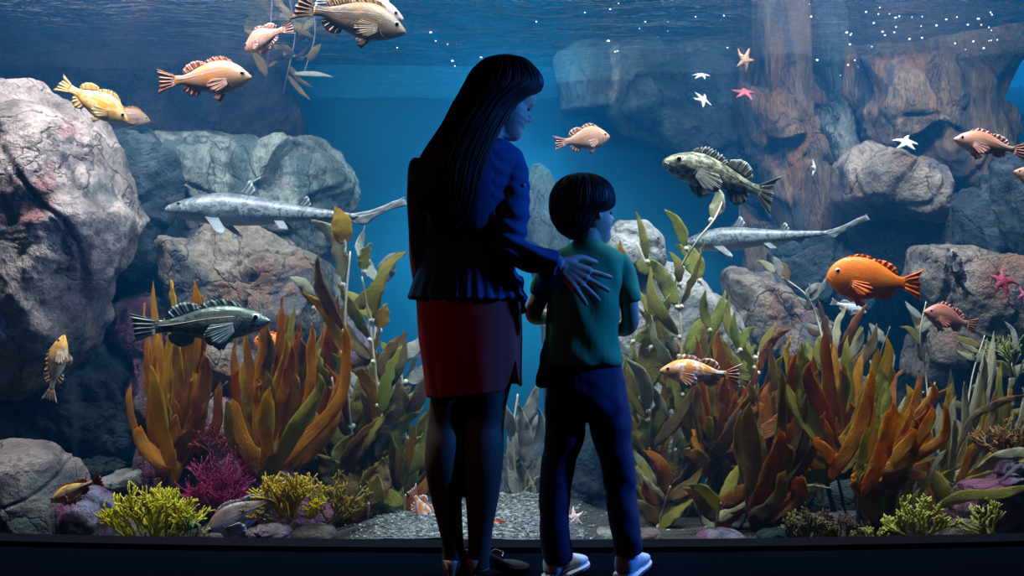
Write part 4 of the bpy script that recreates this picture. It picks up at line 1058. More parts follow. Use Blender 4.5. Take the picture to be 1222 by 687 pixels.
# ------------------------------------------------------------------ bushy seaweeds
def bush(label, D, base, w_px, h_px, col, col2, n, seed, r_px=1.6, lf=1., flat=.5, name='bushy_seaweed', arch=.3, tipr=.8):
    rs = random.Random(seed); b = P(*base, D); k = D / F
    M = Mt(name + '_tissue'); nn = M.noise(14, 3)
    c = M.ramp(nn, [(.35, col2), (.6, col)])
    d = M.n('ShaderNodeBsdfPrincipled', {'Base Color': c, 'Roughness': .5}); t = M.n('ShaderNodeBsdfTranslucent', {'Color': c})
    mx = M.n('ShaderNodeMixShader', {'Fac': .3}); M.t.links.new(d.outputs[0], mx.inputs[1]); M.t.links.new(t.outputs[0], mx.inputs[2]); M.t.links.new(mx.outputs[0], M.out.inputs[0])
    parts = []
    def grow(p, d, L, r, lv):
        q = [p]; dd = d.copy()
        for i in range(4):
            dd = (dd + Vector((rs.uniform(-.25, .25), rs.uniform(-.2, .2), rs.uniform(-.15, .2)))).normalized(); q.append(q[-1] + dd * L / 4)
        parts.append(tube(q, [r, r, r * .95, r * .9, r * tipr], 5))
        if lv > 0:
            for s in range(rs.choice([2, 3, 3])):
                nd = (dd + Vector((rs.uniform(-1, 1), rs.uniform(-.7, .7), rs.uniform(-.3, .7))) * .75).normalized()
                grow(q[rs.choice([2, 3, 4])], nd, L * rs.uniform(.55, .8), r * .85, lv - 1)
    for i in range(n):
        a = rs.uniform(-1, 1); up = math.sqrt(1 - a * a * .8)
        p0 = b + Vector((a * w_px * .28 * k, rs.uniform(-.3, .3) * w_px * .3 * k, 0))
        d = Vector((a * .9, rs.uniform(-.6, .6), up)).normalized()
        grow(p0, d, h_px * lf * k * rs.uniform(.28, .46) * (up * .6 + .4), r_px * k, 3)
    V, Fc = join(parts)
    V = np.array(V); 
    lo = -.07; V[:, 2] = np.maximum(V[:, 2], lo)
    o = mesh_obj(name, V - np.array(b), Fc, M.m); o.location = b
    return tag(o, label, 'seaweed')
bush('bright yellow bushy seaweed at the lower left', 3.66, (182, 640), 120, 72, (.72, .62, .02), (.50, .44, .02), 34, 1, 1.6)
bush('pale green tuft beside the bright yellow seaweed', 3.6, (228, 641), 34, 30, (.40, .45, .15), (.2, .26, .08), 8, 2, 1.2)
bush('golden yellow branching seaweed right of the muddy grey fish', 3.7, (350, 618), 84, 70, (.68, .46, .01), (.40, .28, .01), 24, 3, 1.7)
bush('brown yellow seaweed tuft at the foot of the left giant kelp', 3.75, (398, 620), 46, 60, (.36, .26, .02), (.18, .12, .01), 11, 4, 1.5)
bush('magenta feathery seaweed on the pinkish slab', 3.85, (262, 616), 22, 98, (.50, .03, .15), (.26, .01, .08), 26, 5, .95, .8, name='feathery_seaweed')
bush('dark purple seaweed sprig above the golden seaweed', 4.0, (345, 580), 44, 50, (.10, .03, .08), (.05, .02, .04), 10, 6, 1.1)
bush('yellow green branching seaweed low in the right corner', 3.66, (1095, 638), 62, 52, (.55, .55, .10), (.36, .38, .05), 18, 7, 1.8)
bush('brown and olive seaweed tuft below the big amber kelp', 3.7, (962, 642), 62, 44, (.24, .22, .04), (.08, .05, .03), 20, 8, 1.4)
bush('dark brown seaweed tuft right of the small pinkish stone', 3.72, (1000, 643), 46, 40, (.18, .10, .05), (.06, .03, .03), 14, 9, 1.3)
bush('single yellow green seaweed sprig near the right corner stone', 3.65, (1181, 640), 22, 44, (.50, .50, .12), (.3, .32, .06), 6, 10, 1.8)
bush('short yellow seaweed fringe between the right kelp stems', 3.66, (1040, 643), 60, 18, (.48, .44, .06), (.2, .2, .04), 14, 11, 1.4)
bush('red brown seaweed sprig on top of the pinkish slab', 4.0, (258, 540), 30, 40, (.42, .06, .05), (.2, .03, .04), 9, 12, 1.0)
bush('orange brown seaweed tangle in the kelp at the right edge', 3.9, (1200, 545), 70, 50, (.40, .18, .04), (.14, .08, .03), 16, 13, 1.3)
bush('sparse olive weed sprigs on the purplish boulder at the right edge', 4.2, (1215, 450), 46, 60, (.30, .32, .08), (.14, .16, .06), 9, 14, 1.2)

# small stones and low growth along the front of the bed
def pebble_rock(x, y, w, h, D, mat, label, seed):
    rs = random.Random(seed); o = []
    for k in range(9):
        a = 2 * PI * k / 9; o.append((x + w * .5 * math.cos(a) * rs.uniform(.85, 1.1), y - h * .5 * math.sin(a) * rs.uniform(.8, 1.1)))
    rock(o, D, w * .4 * D / F, mat, label, name='stone', seed=seed, amp=.012, nu=90, nv=40, crackd=.004)
for q in [(30, 640, 90, 40, 3.75, 'dark', 'dark flat stone at the foot of the bottom left block'),
          (140, 636, 60, 30, 3.95, 'purple', 'small mauve stone behind the bright yellow seaweed'),
          (215, 622, 70, 46, 4.0, 'dark', 'dark stone right of the bright yellow seaweed'),
          (252, 640, 40, 20, 3.6, 'tan', 'little tan stone touching the glass below the magenta seaweed'),
          (318, 638, 60, 24, 3.6, 'purple', 'low mauve stone at the glass under the golden seaweed'),
          (375, 640, 56, 26, 3.62, 'tan', 'rounded tan stone at the glass beside the brown yellow tuft'),
          (410, 618, 60, 44, 4.0, 'dark', 'dark stone at the roots of the left giant kelp'),
          (770, 642, 40, 22, 3.7, 'purple', 'small mauve stone at the roots of the right giant kelp'),
          (860, 643, 66, 20, 3.62, 'crust', 'purple crusted stone at the foot of the brown palm kelp'),
          (925, 640, 46, 22, 3.75, 'dark', 'dark stone under the dark brown palm kelp'),
          (1060, 640, 60, 28, 3.9, 'dark', 'dark stone behind the yellow green seaweed'),
          (1160, 640, 70, 34, 3.75, 'tan', 'tan stone beside the right corner stone'),
          (1150, 600, 50, 36, 4.3, 'purple', 'mauve stone among the pale kelp stems'),
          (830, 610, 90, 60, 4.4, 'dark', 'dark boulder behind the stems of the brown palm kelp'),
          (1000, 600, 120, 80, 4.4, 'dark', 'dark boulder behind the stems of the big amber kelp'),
          (455, 612, 90, 60, 4.35, 'dark', 'dark boulder behind the base of the left giant kelp')]:
    pebble_rock(*q, seed=int(q[0]))
giant_kelp('low olive seaweed leaves spreading over the bed at left', 3.95, [[(400, 645), (420, 610), (430, 580)], [(470, 645), (480, 620), (484, 590)], [(440, 645), (440, 600)]], [], 22, ['brown', 'olive', 'olive', 'rust'], 41, size=(40, 65), wid=(18, 28), ang=60, floats=False, name='leafy_seaweed')
giant_kelp('low olive seaweed leaves spreading over the bed at right', 3.95, [[(780, 645), (790, 610), (800, 580)], [(850, 645), (860, 600)], [(920, 645), (930, 600)], [(1060, 645), (1070, 600), (1080, 570)], [(1130, 645), (1130, 600)]], [], 36, ['brown', 'olive', 'pale', 'green', 'rust'], 42, size=(40, 70), wid=(14, 24), ang=60, floats=False, name='leafy_seaweed')
# ------------------------------------------------------------------ people
SKIN = plain('skin', (.50, .33, .26), .5, .4, .05, 60, .05)
LEGM = plain('sheer_dark_tights', (.10, .07, .06), .6, .3, .08, 200, .05)
HAIR_M = Mt('dark_hair')
_v = HAIR_M.map((260, 260, 14)); _n = HAIR_M.noise(2.5, 3, vec=_v)
HAIR_M.bsdf(Base_Color=HAIR_M.mix(_n, (.006, .005, .006), (.022, .016, .016)), Roughness=.5, Specular_IOR_Level=.3, Normal=HAIR_M.bump(_n, .25, .003)); HAIR = HAIR_M.m
def cloth(name, col, s=220, amt=.2, rough=.85, b=.3):
    M = Mt(name); w1 = M.noise(1, 2, vec=M.map((s, s, s * .2))); f = M.noise(9, 4, .55, dist=.4)
    c = M.mix(w1, tuple(x * (1 - amt) for x in col), tuple(x * (1 + amt) for x in col))
    M.bsdf(Base_Color=c, Roughness=rough, Specular_IOR_Level=.2, Normal=M.bump(M.math('ADD', f, M.math('MULTIPLY', w1, .1)), b, .012)); return M.m
JACKET = cloth('navy_linen', (.022, .085, .22)); SKIRT = cloth('dark_red_wool', (.50, .06, .06)); TEE = cloth('green_cotton', (.045, .32, .16)); JEAN = cloth('dark_denim', (.018, .032, .085), 320)
LEATHER = plain('black_shoe_leather', (.012, .012, .015), .25, .6, bump=.05); CANVAS = cloth('light_blue_canvas', (.38, .50, .62), 300); RUBBER = plain('white_shoe_rubber', (.55, .6, .65), .5); GOLD = plain('tan_heel_leather', (.35, .22, .12), .35, .5)

def head_parts(H, M4, nose=1.0, smile=0):
    """closed head shape, face towards local +x, chin at z=0"""
    T = [(-.04, .20, -.20, .17), (.0, .30, -.16, .15), (.04, .365, -.14, .17), (.10, .385, -.17, .20), (.16, .370, -.20, .225), (.20, .345, -.22, .245), (.245, .372, -.25, .262), (.285, .352, -.27, .275), (.32, .375, -.30, .285), (.36, .352, -.34, .295), (.42, .355, -.40, .305), (.50, .335, -.45, .315), (.56, .358, -.47, .325), (.64, .375, -.48, .335), (.74, .355, -.465, .325), (.84, .28, -.41, .285), (.92, .16, -.30, .21), (.98, .02, -.15, .10), (1.0, -.04, -.08, .02)]
    T = smooth_path(T, 60); V, Fc = [], []; n = 40
    for z, f, b, w in T:
        cx, rx = (f + b) / 2, (f - b) / 2
        for k in range(n):
            u = 2 * PI * k / n; c, s = math.cos(u), math.sin(u)
            e = .82 if c > 0 else 1.0
            x = cx + math.copysign(abs(c) ** e, c) * rx; y = math.copysign(abs(s) ** .95, s) * w
            # eye sockets
            g = math.exp(-((z - .50) / .045) ** 2) * math.exp(-((abs(y) - .13) / .075) ** 2) if c > 0 else 0
            # cheek fullness
            g2 = math.exp(-((z - .36) / .07) ** 2) * math.exp(-((abs(y) - .17) / .07) ** 2) if c > 0 else 0
            V.append(((x - .045 * g + .02 * g2) * H, y * H, z * H))
    m = len(T)
    for i in range(m - 1):
        for k in range(n):
            k2 = (k + 1) % n; Fc.append((i * n + k, i * n + k2, (i + 1) * n + k2, (i + 1) * n + k))
    Fc.append(tuple(range(n))[::-1]); Fc.append(tuple((m - 1) * n + k for k in range(n)))
    P_ = [(V, Fc)]
    P_.append(tube([Vector(p) * H for p in ((.325, 0, .53), (.375, 0, .47), (.425, 0, .42), (.44, 0, .392))], [.028 * H, .032 * H, .045 * H, .042 * H * nose], 10))
    for s in (-1, 1):
        P_.append(ball((.385 * H, s * .042 * H, .385 * H), .034 * H, 10, 8))
        P_.append(tube([Vector((.345, s * .055, .566)) * H, Vector((.345, s * .13, .585)) * H, Vector((.29, s * .2, .575)) * H], .018 * H, 7))
        # ear: rim and lobe
        ear = [(-.0, .31, .45), (.02, .325, .52), (-.01, .35, .575), (-.06, .365, .565), (-.075, .355, .50), (-.045, .335, .43), (-.01, .32, .385), (.01, .315, .42)]
        P_.append(tube(smooth_path([(a * H, s * b * H, c * H) for a, b, c in ear], 22), .017 * H, 7))
        P_.append(ball((-.03 * H, s * .315 * H, .48 * H), .055 * H, 10, 8, sy=.35, sz=1.4))
    # lips
    for z, r, x in ((.312, .020, .368), (.262, .023, .366)):
        P_.append(tube(smooth_path([Vector(q) * H for q in ((.30, -.10, .29 + .012 * smile), (x - .02, -.05, z), (x, 0, z), (x - .02, .05, z), (.30, .10, .29 + .012 * smile))], 12), [r * H * .4] + [r * H] * 10 + [r * H * .4], 8))
    return [([tuple(M4 @ Vector(v)) for v in V], f) for V, f in P_]

def hand_parts(w, d, back, size, curl=.3, spread=.22, thumb=1, flatten=1.0):
    """w wrist, d finger direction, back = direction the back of the hand faces, thumb=+1/-1 side"""
    w, d, back = Vector(w), Vector(d).normalized(), Vector(back)
    back = (back - d * back.dot(d)).normalized(); side = d.cross(back).normalized() * thumb   # towards thumb
    S = size; out = []
    # palm: five overlapping ridges from wrist to the knuckles
    kn = []
    for i, (o, l) in enumerate(((.20, .50), (.07, .525), (-.065, .505), (-.19, .46))):
        k = w + d * l * S + side * o * S + back * .012 * S; kn.append(k)
        out.append(tube([w + side * o * .45 * S, w + (k - w) * .5 + side * o * .12 * S, k], [.085 * S, .095 * S, .082 * S], 10))
    out.append(tube([w - d * .15 * S, w + d * .1 * S], [.14 * S, .14 * S], 12, hint=back, rad2=[.11 * S, .11 * S]))
    for i, (k, L) in enumerate(zip(kn, (.42, .47, .43, .34))):
        a = spread * (1.5 - i) * .55; dd = (d * math.cos(a) + side * math.sin(a)).normalized(); q = [k - dd * .08 * S, k]; cur = 0
        for j, f in enumerate((.44, .31, .25)):
            cur += curl * (.6 + .4 * j); v = dd * math.cos(cur) - back * math.sin(cur); q.append(q[-1] + v * L * f * S)
        out.append(tube(smooth_path(q, 14), np.interp(np.linspace(0, 1, 14), [0, .3, .55, .8, 1], [.058, .055, .050, .045, .036]) * S, 9))
    tb = w + side * .17 * S + d * .1 * S - back * .03 * S
    t1 = (d * .75 + side * .8 - back * .3).normalized(); t2 = (d * .95 + side * .35 - back * .3).normalized()
    out.append(tube(smooth_path([w + d * .02 * S, tb, tb + t1 * .22 * S, tb + t1 * .22 * S + t2 * .20 * S, tb + t1 * .22 * S + t2 * .34 * S], 12), np.interp(np.linspace(0, 1, 12), [0, .4, .8, 1], [.085, .07, .052, .038]) * S, 9))
    return out

KY = 3.0
def W(px, py, y=KY): return P(px, py, y)
def ring_px(rows, m=60):
    """rows: (py, left px, right px, y centre, half depth[, exponent]) -> closed loft, seen at its own distance"""
    R = []
    for r in rows:
        py, a, b, yc, ry = r[:5]; e = r[5] if len(r) > 5 else 2.2
        p, q = P(a, py, yc), P(b, py, yc); R.append(((p.x + q.x) / 2, yc, p.z, (q.x - p.x) / 2, ry, e))
    R = R[::-1]
    return [tuple(x) for x in smooth_path(R, m)]
def limb(rows, n=22, m=26, rad2=None):
    """rows: (px, py, y, radius px)"""
    q = smooth_path([(*P(r[0], r[1], r[2]), r[3] * r[2] / F, (r[4] if len(r) > 4 else r[3]) * r[2] / F) for r in rows], m)
    return tube([Vector(v[:3]) for v in q], q[:, 3], n, rad2=q[:, 4])
def sculpt(seed, amp=.006, sc=6, st=(1, 1, 1)):
    s = Vector((seed * 7.1, seed, 0))
    def f(c): return amp * noise.noise(Vector((c.x * sc * st[0], c.y * sc * st[1], c.z * sc * st[2])) + s) + amp * .5 * noise.noise(Vector((c.x * sc * 2.3, c.y * sc * 2.3, c.z * sc * 1.2)) + s)
    return f

# ---- woman
wm = empty('person', (P(565, 697, 3.0).x, 3.0, 0), 'woman with long dark hair in navy jacket and dark red skirt', 'person')
Hh = .222
hm = Matrix.Translation(P(603, 160, 3.0)) @ Matrix.Rotation(math.radians(22), 4, 'Z') @ Matrix.Rotation(math.radians(24), 4, 'Y') @ Matrix.Translation(Vector((-.035, 0, -.01)))
parts = head_parts(Hh, hm, 1.0, 1)
parts.append(limb([(566, 205, 2.985, 24), (574, 180, 2.985, 20), (585, 158, 2.99, 19), (592, 140, 3.0, 22)]))
parts.append(rings(dense_rings(ring_px([(182, 520, 612, 2.99, .06), (205, 510, 615, 2.99, .09), (250, 512, 608, 2.99, .10), (300, 512, 602, 3.0, .09), (340, 505, 612, 3.0, .11), (400, 508, 612, 3.0, .12), (450, 516, 606, 3.0, .10)], 30), 30), 30))
for row in ([(540, 420, 3.0, 32), (535, 470, 2.99, 21), (531, 505, 2.99, 19.5), (529, 535, 2.97, 21), (529, 560, 2.965, 21), (533, 595, 2.975, 17.5), (538, 630, 2.99, 13.5), (541, 655, 3.0, 12.5), (542, 676, 3.01, 14)],
            [(586, 420, 3.02, 32), (581, 470, 3.0, 25), (578, 505, 3.0, 23), (577, 535, 2.98, 23.5), (576, 560, 2.975, 23), (575, 595, 2.985, 19), (573, 630, 3.0, 14.5), (572, 655, 3.01, 13), (571, 676, 3.02, 14)]):
    parts.append(limb(row, m=34))
hand = hand_parts(P(668, 316, 2.905), Vector((.74, .10, -.50)), (-.05, -1, .18), .185, curl=.10, spread=.42, thumb=-1)
fore = [limb([(612, 290, 2.93, 14), (640, 304, 2.91, 12), (670, 317, 2.905, 9.5)])]
lft = [limb([(500, 215, 2.99, 13), (499, 300, 2.99, 11), (503, 345, 3.12, 9)])] + hand_parts(P(503, 350, 3.13), Vector((.1, .35, -1)), (-1, 0, 0), .17, curl=.3, thumb=1)
body = fuse('body', parts + hand + fore + lft, SKIN, wm, .0034, 3)
# tights: legs as own garment over the body
tg = []
for row in ([(540, 430, 3.0, 33), (535, 470, 2.99, 21.8), (531, 505, 2.99, 20.3), (529, 535, 2.97, 21.8), (529, 560, 2.965, 21.8), (533, 595, 2.975, 18.3), (538, 630, 2.99, 14.3), (541, 655, 3.0, 13.3), (542, 674, 3.01, 14.8)],
            [(586, 430, 3.02, 33), (581, 470, 3.0, 25.8), (578, 505, 3.0, 23.8), (577, 535, 2.98, 24.3), (576, 560, 2.975, 23.8), (575, 595, 2.985, 19.8), (573, 630, 3.0, 15.3), (572, 655, 3.01, 13.8), (571, 674, 3.02, 14.8)]):
    tg.append(limb(row, m=34))
fuse('tights', tg, LEGM, wm, .005, 4)
# eyes
for s in (-1, 1):
    V, Fc = ball(hm @ Vector((.292 * Hh, s * .13 * Hh, .495 * Hh)), .036 * Hh, sz=.6); mesh_obj('eye', V, Fc, EYE_B, wm)
# jacket
jp = []
jp.append(rings(dense_rings(ring_px([(168, 552, 604, 2.985, .055), (174, 540, 612, 2.985, .075), (181, 522, 621, 2.985, .09), (190, 507, 626, 2.985, .105), (205, 500, 627, 2.985, .115), (240, 503, 622, 2.985, .122), (275, 505, 616, 2.985, .118), (300, 504, 613, 2.99, .114), (322, 498, 617, 2.99, .125), (345, 490, 624, 2.995, .142), (354, 487, 629, 2.995, .148), (357, 490, 627, 2.995, .140)], 60), 60), 40))
jp.append(limb([(506, 192, 2.985, 14), (503, 205, 2.985, 17), (502, 250, 2.985, 15.5), (503, 295, 2.985, 14.5), (507, 335, 3.06, 13), (508, 348, 3.09, 12.5)]))
jp.append(limb([(606, 186, 2.975, 17), (609, 205, 2.96, 20.5), (610, 250, 2.935, 21.5), (607, 280, 2.92, 20), (611, 297, 2.91, 17.5), (632, 307, 2.905, 16.5), (650, 311, 2.90, 15), (664, 315, 2.90, 14.5)], m=40))
jp.append(limb([(562, 172, 2.985, 16), (570, 166, 2.985, 25, 20), (580, 160, 2.99, 23, 18)]))       # collar
# cuff flap and drooping front hem at right
jp.append(tube([P(648, 322, 2.92), P(652, 345, 2.94)], [.020, .006], 8, rad2=[.012, .006]))
jp.append(limb([(606, 340, 3.0, 20), (616, 356, 3.0, 13), (624, 372, 3.0, 5)]))
def jdisp(c):
    f = sculpt(3, .007, 7, (1, 1, .6))(c)
    if c.z < 1.05: f += .0022 * math.sin(math.atan2(c.y - 2.99, c.x + .13) * 26) * min(1, (1.05 - c.z) / .08)
    if c.x > -.06: f += .004 * math.sin(c.z * 120 + c.x * 60 + 3 * noise.noise(c * 9)) * (1 if c.z < 1.2 else .4)
    return f
jacket = fuse('jacket', jp, JACKET, wm, .0042, 3, jdisp)
V, Fc = ball(P(625.5, 221, 2.905), .006, 10, 8); mesh_obj('button', V, Fc, plain('shiny_button', (.5, .6, .7), .2, .8), wm)
# skirt with curved side slit
n = 90; rows = 34; V, Fc = [], []
top = [(340, 498, 620), (360, 497, 622), (400, 499, 623), (440, 505, 622), (475, 510, 622)]
for i in range(rows):
    t = i / (rows - 1)
    for k in range(n):
        u = 2 * PI * k / n; 
        hem = 472 - 12 * (math.cos(u) * .5 + .5) - (34 * math.exp(-((((u - 5.72) + PI) % (2 * PI) - PI) / .20) ** 2))
        y = 340 + (hem - 340) * t
        a = np.interp(y, [q[0] for q in top], [q[1] for q in top]); b = np.interp(y, [q[0] for q in top], [q[2] for q in top])
        c0 = P((a + b) / 2, y, 3.0); rx = (b - a) / 2 * 3.0 / F
        fo = 1 + .014 * math.sin(u * 9 + 1) * t + .008 * math.sin(u * 17) * t
        ry = .132 + .01 * t
        cc, ss = math.cos(u), math.sin(u)
        V.append((c0.x + math.copysign(abs(cc) ** .85, cc) * rx * fo, 3.0 + math.copysign(abs(ss) ** .85, ss) * ry * fo, c0.z))
for i in range(rows - 1):
    for k in range(n):
        k2 = (k + 1) % n; Fc.append((i * n + k, (i + 1) * n + k, (i + 1) * n + k2, i * n + k2))
sk = mesh_obj('skirt', V, Fc, SKIRT, wm); md = sk.modifiers.new('s', 'SOLIDIFY'); md.thickness = .004; md.offset = -1
# hair
HR = [(67, 594, 612, 2.985, .03), (72, 578, 628, 2.985, .065), (80, 568, 637, 2.985, .088), (90, 560, 643, 2.985, .10), (99, 555, 646, 2.985, .106), (107, 551, 645, 2.98, .106), (114, 547, 632, 2.965, .10), (125, 541, 616, 2.945, .085), (140, 533, 605, 2.925, .075), (155, 524, 596, 2.905, .066), (172, 513, 588, 2.89, .055), (190, 503, 580, 2.875, .048), (210, 500, 573, 2.865, .042), (235, 503, 566, 2.86, .036), (258, 510, 556, 2.86, .028), (274, 520, 546, 2.865, .014)]
def hdisp(c):
    a = math.atan2(c.y - 2.93, c.x + .1); return .003 * noise.noise(c * 12)
fuse('hair', [rings(dense_rings(ring_px(HR, 70), 70), 44), limb([(622, 78, 2.97, 10), (636, 90, 2.96, 9), (643, 100, 2.965, 7), (640, 108, 2.97, 4)])], HAIR, wm, .004, 3, hdisp)
def strands(HRR, n, parent, seed, r0, off, t0=.0, t1=1.0, wob=.004, skip=None):
    """locks lying on the hair mass, each running from the crown down"""
    rs = random.Random(seed); R = np.array(dense_rings(ring_px(HRR, 70), 70))[::-1]; out = []
    for k in range(n):
        u = rs.uniform(0, 2 * PI); a = rs.uniform(t0, t0 + .3); b_ = rs.uniform(max(a + .2, t1 - .25), t1)
        du = rs.uniform(-.25, .25); q = []; sd = rs.uniform(0, 99); o = off + rs.uniform(-.0015, .002)
        for j in range(16):
            t = a + (b_ - a) * j / 15; i = t * (len(R) - 1); i0 = int(i); f = i - i0; r = R[i0] * (1 - f) + R[min(i0 + 1, len(R) - 1)] * f
            uu = u + du * t + .08 * noise.noise(Vector((sd, t * 4, 0)))
            c, s_ = math.cos(uu), math.sin(uu); e = r[5]
            x = math.copysign(abs(c) ** (2 / e), c) * (r[3] + o); y = math.copysign(abs(s_) ** (2 / e), s_) * (r[4] + o)
            w = wob * t * noise.noise(Vector((sd, 7, t * 5)))
            q.append((r[0] + x + w, r[1] + y, r[2]))
        out.append(tube(q, [r0 * .4] + [r0] * 13 + [r0 * .6, r0 * .2], 5))
    V, Fc = join(out); return mesh_obj('hair_strands', V, Fc, HAIR, parent)
HR2 = HR[:-3] + [(235, 501, 568, 2.86, .034), (262, 503, 562, 2.86, .024), (290, 508, 556, 2.862, .012)]
strands(HR2, 420, wm, 4, .0016, .0005, .02, .98, .012)

# heeled shoes
def pump(cx, cy, yaw, heelm):
    R = Matrix.Translation((cx, cy, 0)) @ Matrix.Rotation(yaw, 4, 'Z')     # toe towards local +x, origin under heel
    rowsS = [(-.028, .070, .115, .020), (-.012, .060, .125, .030), (.02, .052, .112, .033), (.06, .036, .085, .034), (.10, .018, .062, .040), (.14, .006, .050, .044), (.18, .004, .040, .040), (.205, .004, .030, .028), (.222, .005, .018, .010)]
    q = smooth_path(rowsS, 30); V, Fc = [], []; n = 18
    for x, z0, z1, w in q:
        for k in range(n):
            u = 2 * PI * k / n; c, s = math.cos(u), math.sin(u)
            V.append(tuple(R @ Vector((x, math.copysign(abs(c) ** .8, c) * w, (z0 + z1) / 2 + math.copysign(abs(s) ** .8, s) * (z1 - z0) / 2))))
    for i in range(len(q) - 1):
        for k in range(n):
            k2 = (k + 1) % n; Fc.append((i * n + k, i * n + k2, (i + 1) * n + k2, (i + 1) * n + k))
    Fc.append(tuple(range(n))[::-1]); Fc.append(tuple((len(q) - 1) * n + k for k in range(n)))
    s = mesh_obj('shoe', V, Fc, LEATHER, wm)
    hp = [(R @ Vector((-.020, 0, z))) for z in (0, .02, .05, .085)]
    V, Fc = tube(hp, [.011, .010, .014, .026], 12, rad2=[.012, .011, .016, .026])
    h = mesh_obj('heel', np.array(V) , Fc, heelm, s)
    bp = smooth_path([R @ Vector((.075, -.034, .075)), R @ Vector((.09, -.02, .088)), R @ Vector((.098, 0, .085)), R @ Vector((.09, .02, .088)), R @ Vector((.075, .034, .075))], 14)
    V, Fc = tube(bp, .005, 7); mesh_obj('strap', V, Fc, LEATHER, s)
p = P(541, 690, 3.0); pump(p.x, 3.0, math.radians(75), GOLD)
p = P(571, 690, 3.01); pump(p.x, 3.01, math.radians(42), GOLD)

# ---- boy
by = empty('person', (P(700, 697, 3.05).x, 3.05, 0), 'boy in green T-shirt, dark jeans and sneakers looking right', 'person')
Bh = .198
bm4 = Matrix.Translation(P(704, 289, 3.06)) @ Matrix.Rotation(math.radians(28), 4, 'Z') @ Matrix.Rotation(math.radians(2), 4, 'Y')
parts = head_parts(Bh, bm4, .9)
parts.append(limb([(698, 320, 3.05, 17), (700, 300, 3.05, 16), (701, 275, 3.055, 17)]))
parts.append(rings(dense_rings(ring_px([(300, 674, 728, 3.05, .05), (315, 662, 738, 3.05, .07), (360, 660, 732, 3.05, .08), (420, 662, 730, 3.05, .075), (470, 662, 734, 3.06, .07)], 24), 24), 26))
LL = [(677, 450, 3.05, 20), (674, 510, 3.05, 16), (666, 570, 3.05, 12), (663, 610, 3.045, 12), (662, 650, 3.04, 11), (664, 668, 3.05, 10)]
RL = [(721, 450, 3.055, 20), (728, 510, 3.055, 16), (738, 570, 3.06, 12), (742, 610, 3.055, 12), (745, 650, 3.05, 11), (748, 668, 3.05, 10)]
parts += [limb(LL), limb(RL)]
parts.append(limb([(738, 318, 3.05, 12), (748, 350, 3.05, 11.5), (752, 384, 3.05, 10.5), (740, 392, 3.10, 9.5), (716, 384, 3.20, 7)]))
parts.append(limb([(658, 320, 3.05, 12), (646, 350, 3.05, 11), (637, 374, 3.07, 10.5), (648, 378, 3.12, 9), (676, 372, 3.21, 7)]))
parts += hand_parts(P(712, 384, 3.21), Vector((-.8, .3, .1)), (0, .5, -1), .135, curl=.35, thumb=1)
parts += hand_parts(P(680, 372, 3.22), Vector((.8, .3, .1)), (0, .5, -1), .135, curl=.35, thumb=-1)
fuse('body', parts, SKIN, by, .0033, 3)
for s in (-1, 1):
    V, Fc = ball(bm4 @ Vector((.292 * Bh, s * .13 * Bh, .50 * Bh)), .040 * Bh, sz=.7); mesh_obj('eye', V, Fc, EYE_B, by)
# hair: bowl cut
HB = [(207, 684, 704, 3.05, .03), (212, 672, 718, 3.05, .065), (220, 663, 727, 3.05, .088), (230, 658, 732, 3.05, .098), (240, 656, 733, 3.05, .102), (248, 656, 730, 3.045, .098), (256, 657, 714, 3.035, .086), (264, 660, 708, 3.025, .076), (272, 665, 704, 3.015, .062), (280, 672, 700, 3.01, .045), (286, 680, 696, 3.01, .028)]
fuse('hair', [rings(dense_rings(ring_px(HB, 50), 50), 40)], HAIR, by, .0035, 3, lambda c: .002 * noise.noise(c * 16))
strands(HB, 260, by, 9, .0016, .0005, .0, .95, .006)
# T-shirt
tp = [rings(dense_rings(ring_px([(286, 684, 720, 3.05, .040), (291, 678, 728, 3.05, .052), (297, 668, 738, 3.05, .066), (306, 658, 746, 3.05, .08), (318, 654, 746, 3.05, .09), (345, 654, 741, 3.05, .095), (380, 652, 739, 3.05, .098), (410, 650, 739, 3.05, .104), (425, 648, 742, 3.05, .108), (432, 647, 742, 3.05, .106), (435, 650, 740, 3.05, .100)], 50), 50), 40)]
tp.append(limb([(736, 306, 3.05, 13), (744, 325, 3.05, 15), (748, 345, 3.05, 15.5), (749, 358, 3.05, 15)]))
tp.append(limb([(664, 308, 3.05, 13), (655, 325, 3.05, 15), (649, 345, 3.05, 15), (647, 352, 3.05, 14)]))
tp.append(limb([(662, 410, 3.04, 14, 9), (654, 435, 3.03, 12, 6), (648, 452, 3.03, 9, 4), (647, 461, 3.03, 7, 3)]))
fuse('t_shirt', tp, TEE, by, .0038, 3, lambda c: sculpt(8, .006, 8)(c) + .0022 * math.sin(c.z * 45 + c.x * 55 + 2.5 * noise.noise(c * 7)))
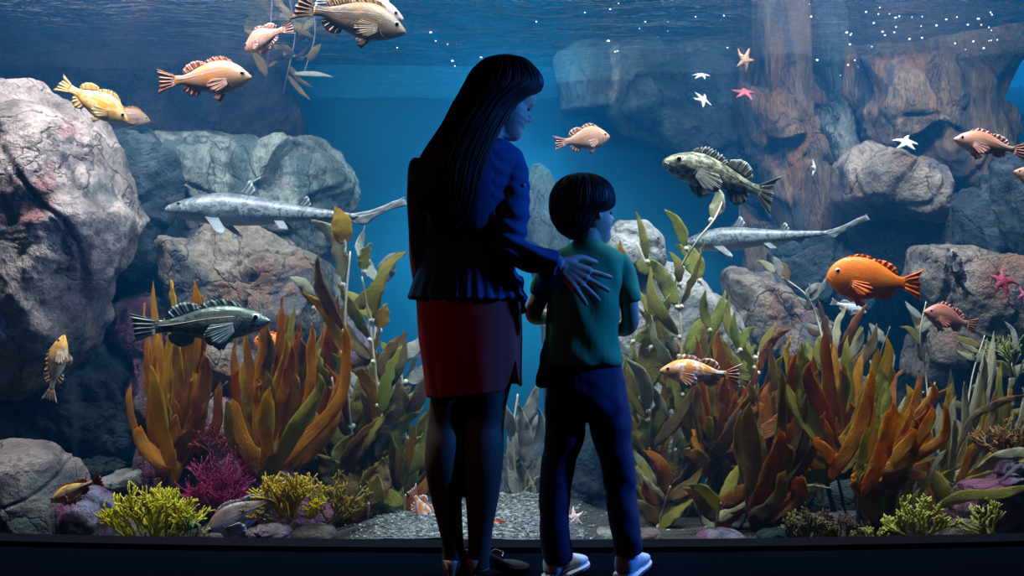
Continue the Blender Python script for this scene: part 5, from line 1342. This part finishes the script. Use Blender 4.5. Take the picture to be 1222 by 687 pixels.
# jeans
jl = [rings(dense_rings(ring_px([(424, 657, 735, 3.055, .088), (440, 652, 742, 3.055, .098), (465, 651, 746, 3.055, .106), (485, 650, 749, 3.055, .10), (500, 656, 746, 3.055, .07)], 20), 20), 34)]
jl.append(limb([(678, 455, 3.055, 26), (675, 490, 3.055, 25.5), (673, 520, 3.055, 24), (667, 550, 3.055, 21), (663, 580, 3.05, 19.5), (662, 610, 3.045, 18.5), (662, 640, 3.045, 17.5), (664, 655, 3.05, 18), (665, 667, 3.055, 18)], m=36))
jl.append(limb([(721, 455, 3.055, 26), (726, 490, 3.055, 25.5), (730, 520, 3.055, 24), (736, 550, 3.06, 21.5), (740, 580, 3.06, 19.5), (743, 610, 3.055, 18.5), (746, 635, 3.05, 17.5), (748, 648, 3.055, 18), (749, 658, 3.06, 17.5)], m=36))
fuse('jeans', jl, JEAN, by, .004, 3, lambda c: sculpt(5, .006, 9)(c) + .0012 * math.sin(c.z * 60 + 9 * noise.noise(c * 3) + 30 * c.x + 4 * noise.noise(c * 8)) * (1 if c.z < .62 else .3))
# sneakers
def sneaker(cx, cy, yaw):
    R = Matrix.Translation((cx, cy, 0)) @ Matrix.Rotation(yaw, 4, 'Z')
    up = smooth_path([(-.045, .018, .070, .022), (-.035, .018, .088, .032), (.0, .018, .092, .036), (.05, .018, .080, .038), (.09, .018, .062, .042), (.13, .018, .052, .043), (.16, .018, .044, .036), (.178, .018, .034, .018)], 28)
    def lo(q, grow=0, flat=False):
        V, Fc = [], []; n = 20
        for x, z0, z1, w in q:
            if flat: z0, z1 = 0, .022
            for k in range(n):
                u = 2 * PI * k / n; c, s = math.cos(u), math.sin(u); e = .35 if flat else .75
                V.append(tuple(R @ Vector((x * (1.03 if flat else 1), math.copysign(abs(c) ** .8, c) * (w + grow), (z0 + z1) / 2 + math.copysign(abs(s) ** e, s) * (z1 - z0) / 2))))
        for i in range(len(q) - 1):
            for k in range(n):
                k2 = (k + 1) % n; Fc.append((i * n + k, i * n + k2, (i + 1) * n + k2, (i + 1) * n + k))
        Fc.append(tuple(range(n))[::-1]); Fc.append(tuple((len(q) - 1) * n + k for k in range(n))); return V, Fc
    s = mesh_obj('sneaker', *lo(up), CANVAS, by)
    mesh_obj('sole', *lo(up, .005, True), RUBBER, s)
    V, Fc = tube([R @ Vector((x, sgn * (np.interp(x, up[:, 0], up[:, 3]) + .0055), .014)) for sgn in (1,) for x in np.linspace(-.04, .16, 14)], .0018, 5); mesh_obj('stripe', V, Fc, JEAN, s)
    V, Fc = tube([R @ Vector((x, -(np.interp(x, up[:, 0], up[:, 3]) + .0055), .014)) for x in np.linspace(-.04, .16, 14)], .0018, 5); mesh_obj('stripe', V, Fc, JEAN, s)
    lp = []
    for x in (.055, .075, .095):
        z = np.interp(x, up[:, 0], up[:, 2]); lp.append(tube([R @ Vector((x, -.02, z - .006)), R @ Vector((x + .004, 0, z + .002)), R @ Vector((x, .02, z - .006))], .003, 6))
    V, Fc = join(lp); mesh_obj('laces', V, Fc, RUBBER, s)
p = P(664, 690, 3.06); sneaker(p.x, 3.06, math.radians(58))
p = P(748, 690, 3.07); sneaker(p.x, 3.07, math.radians(66))
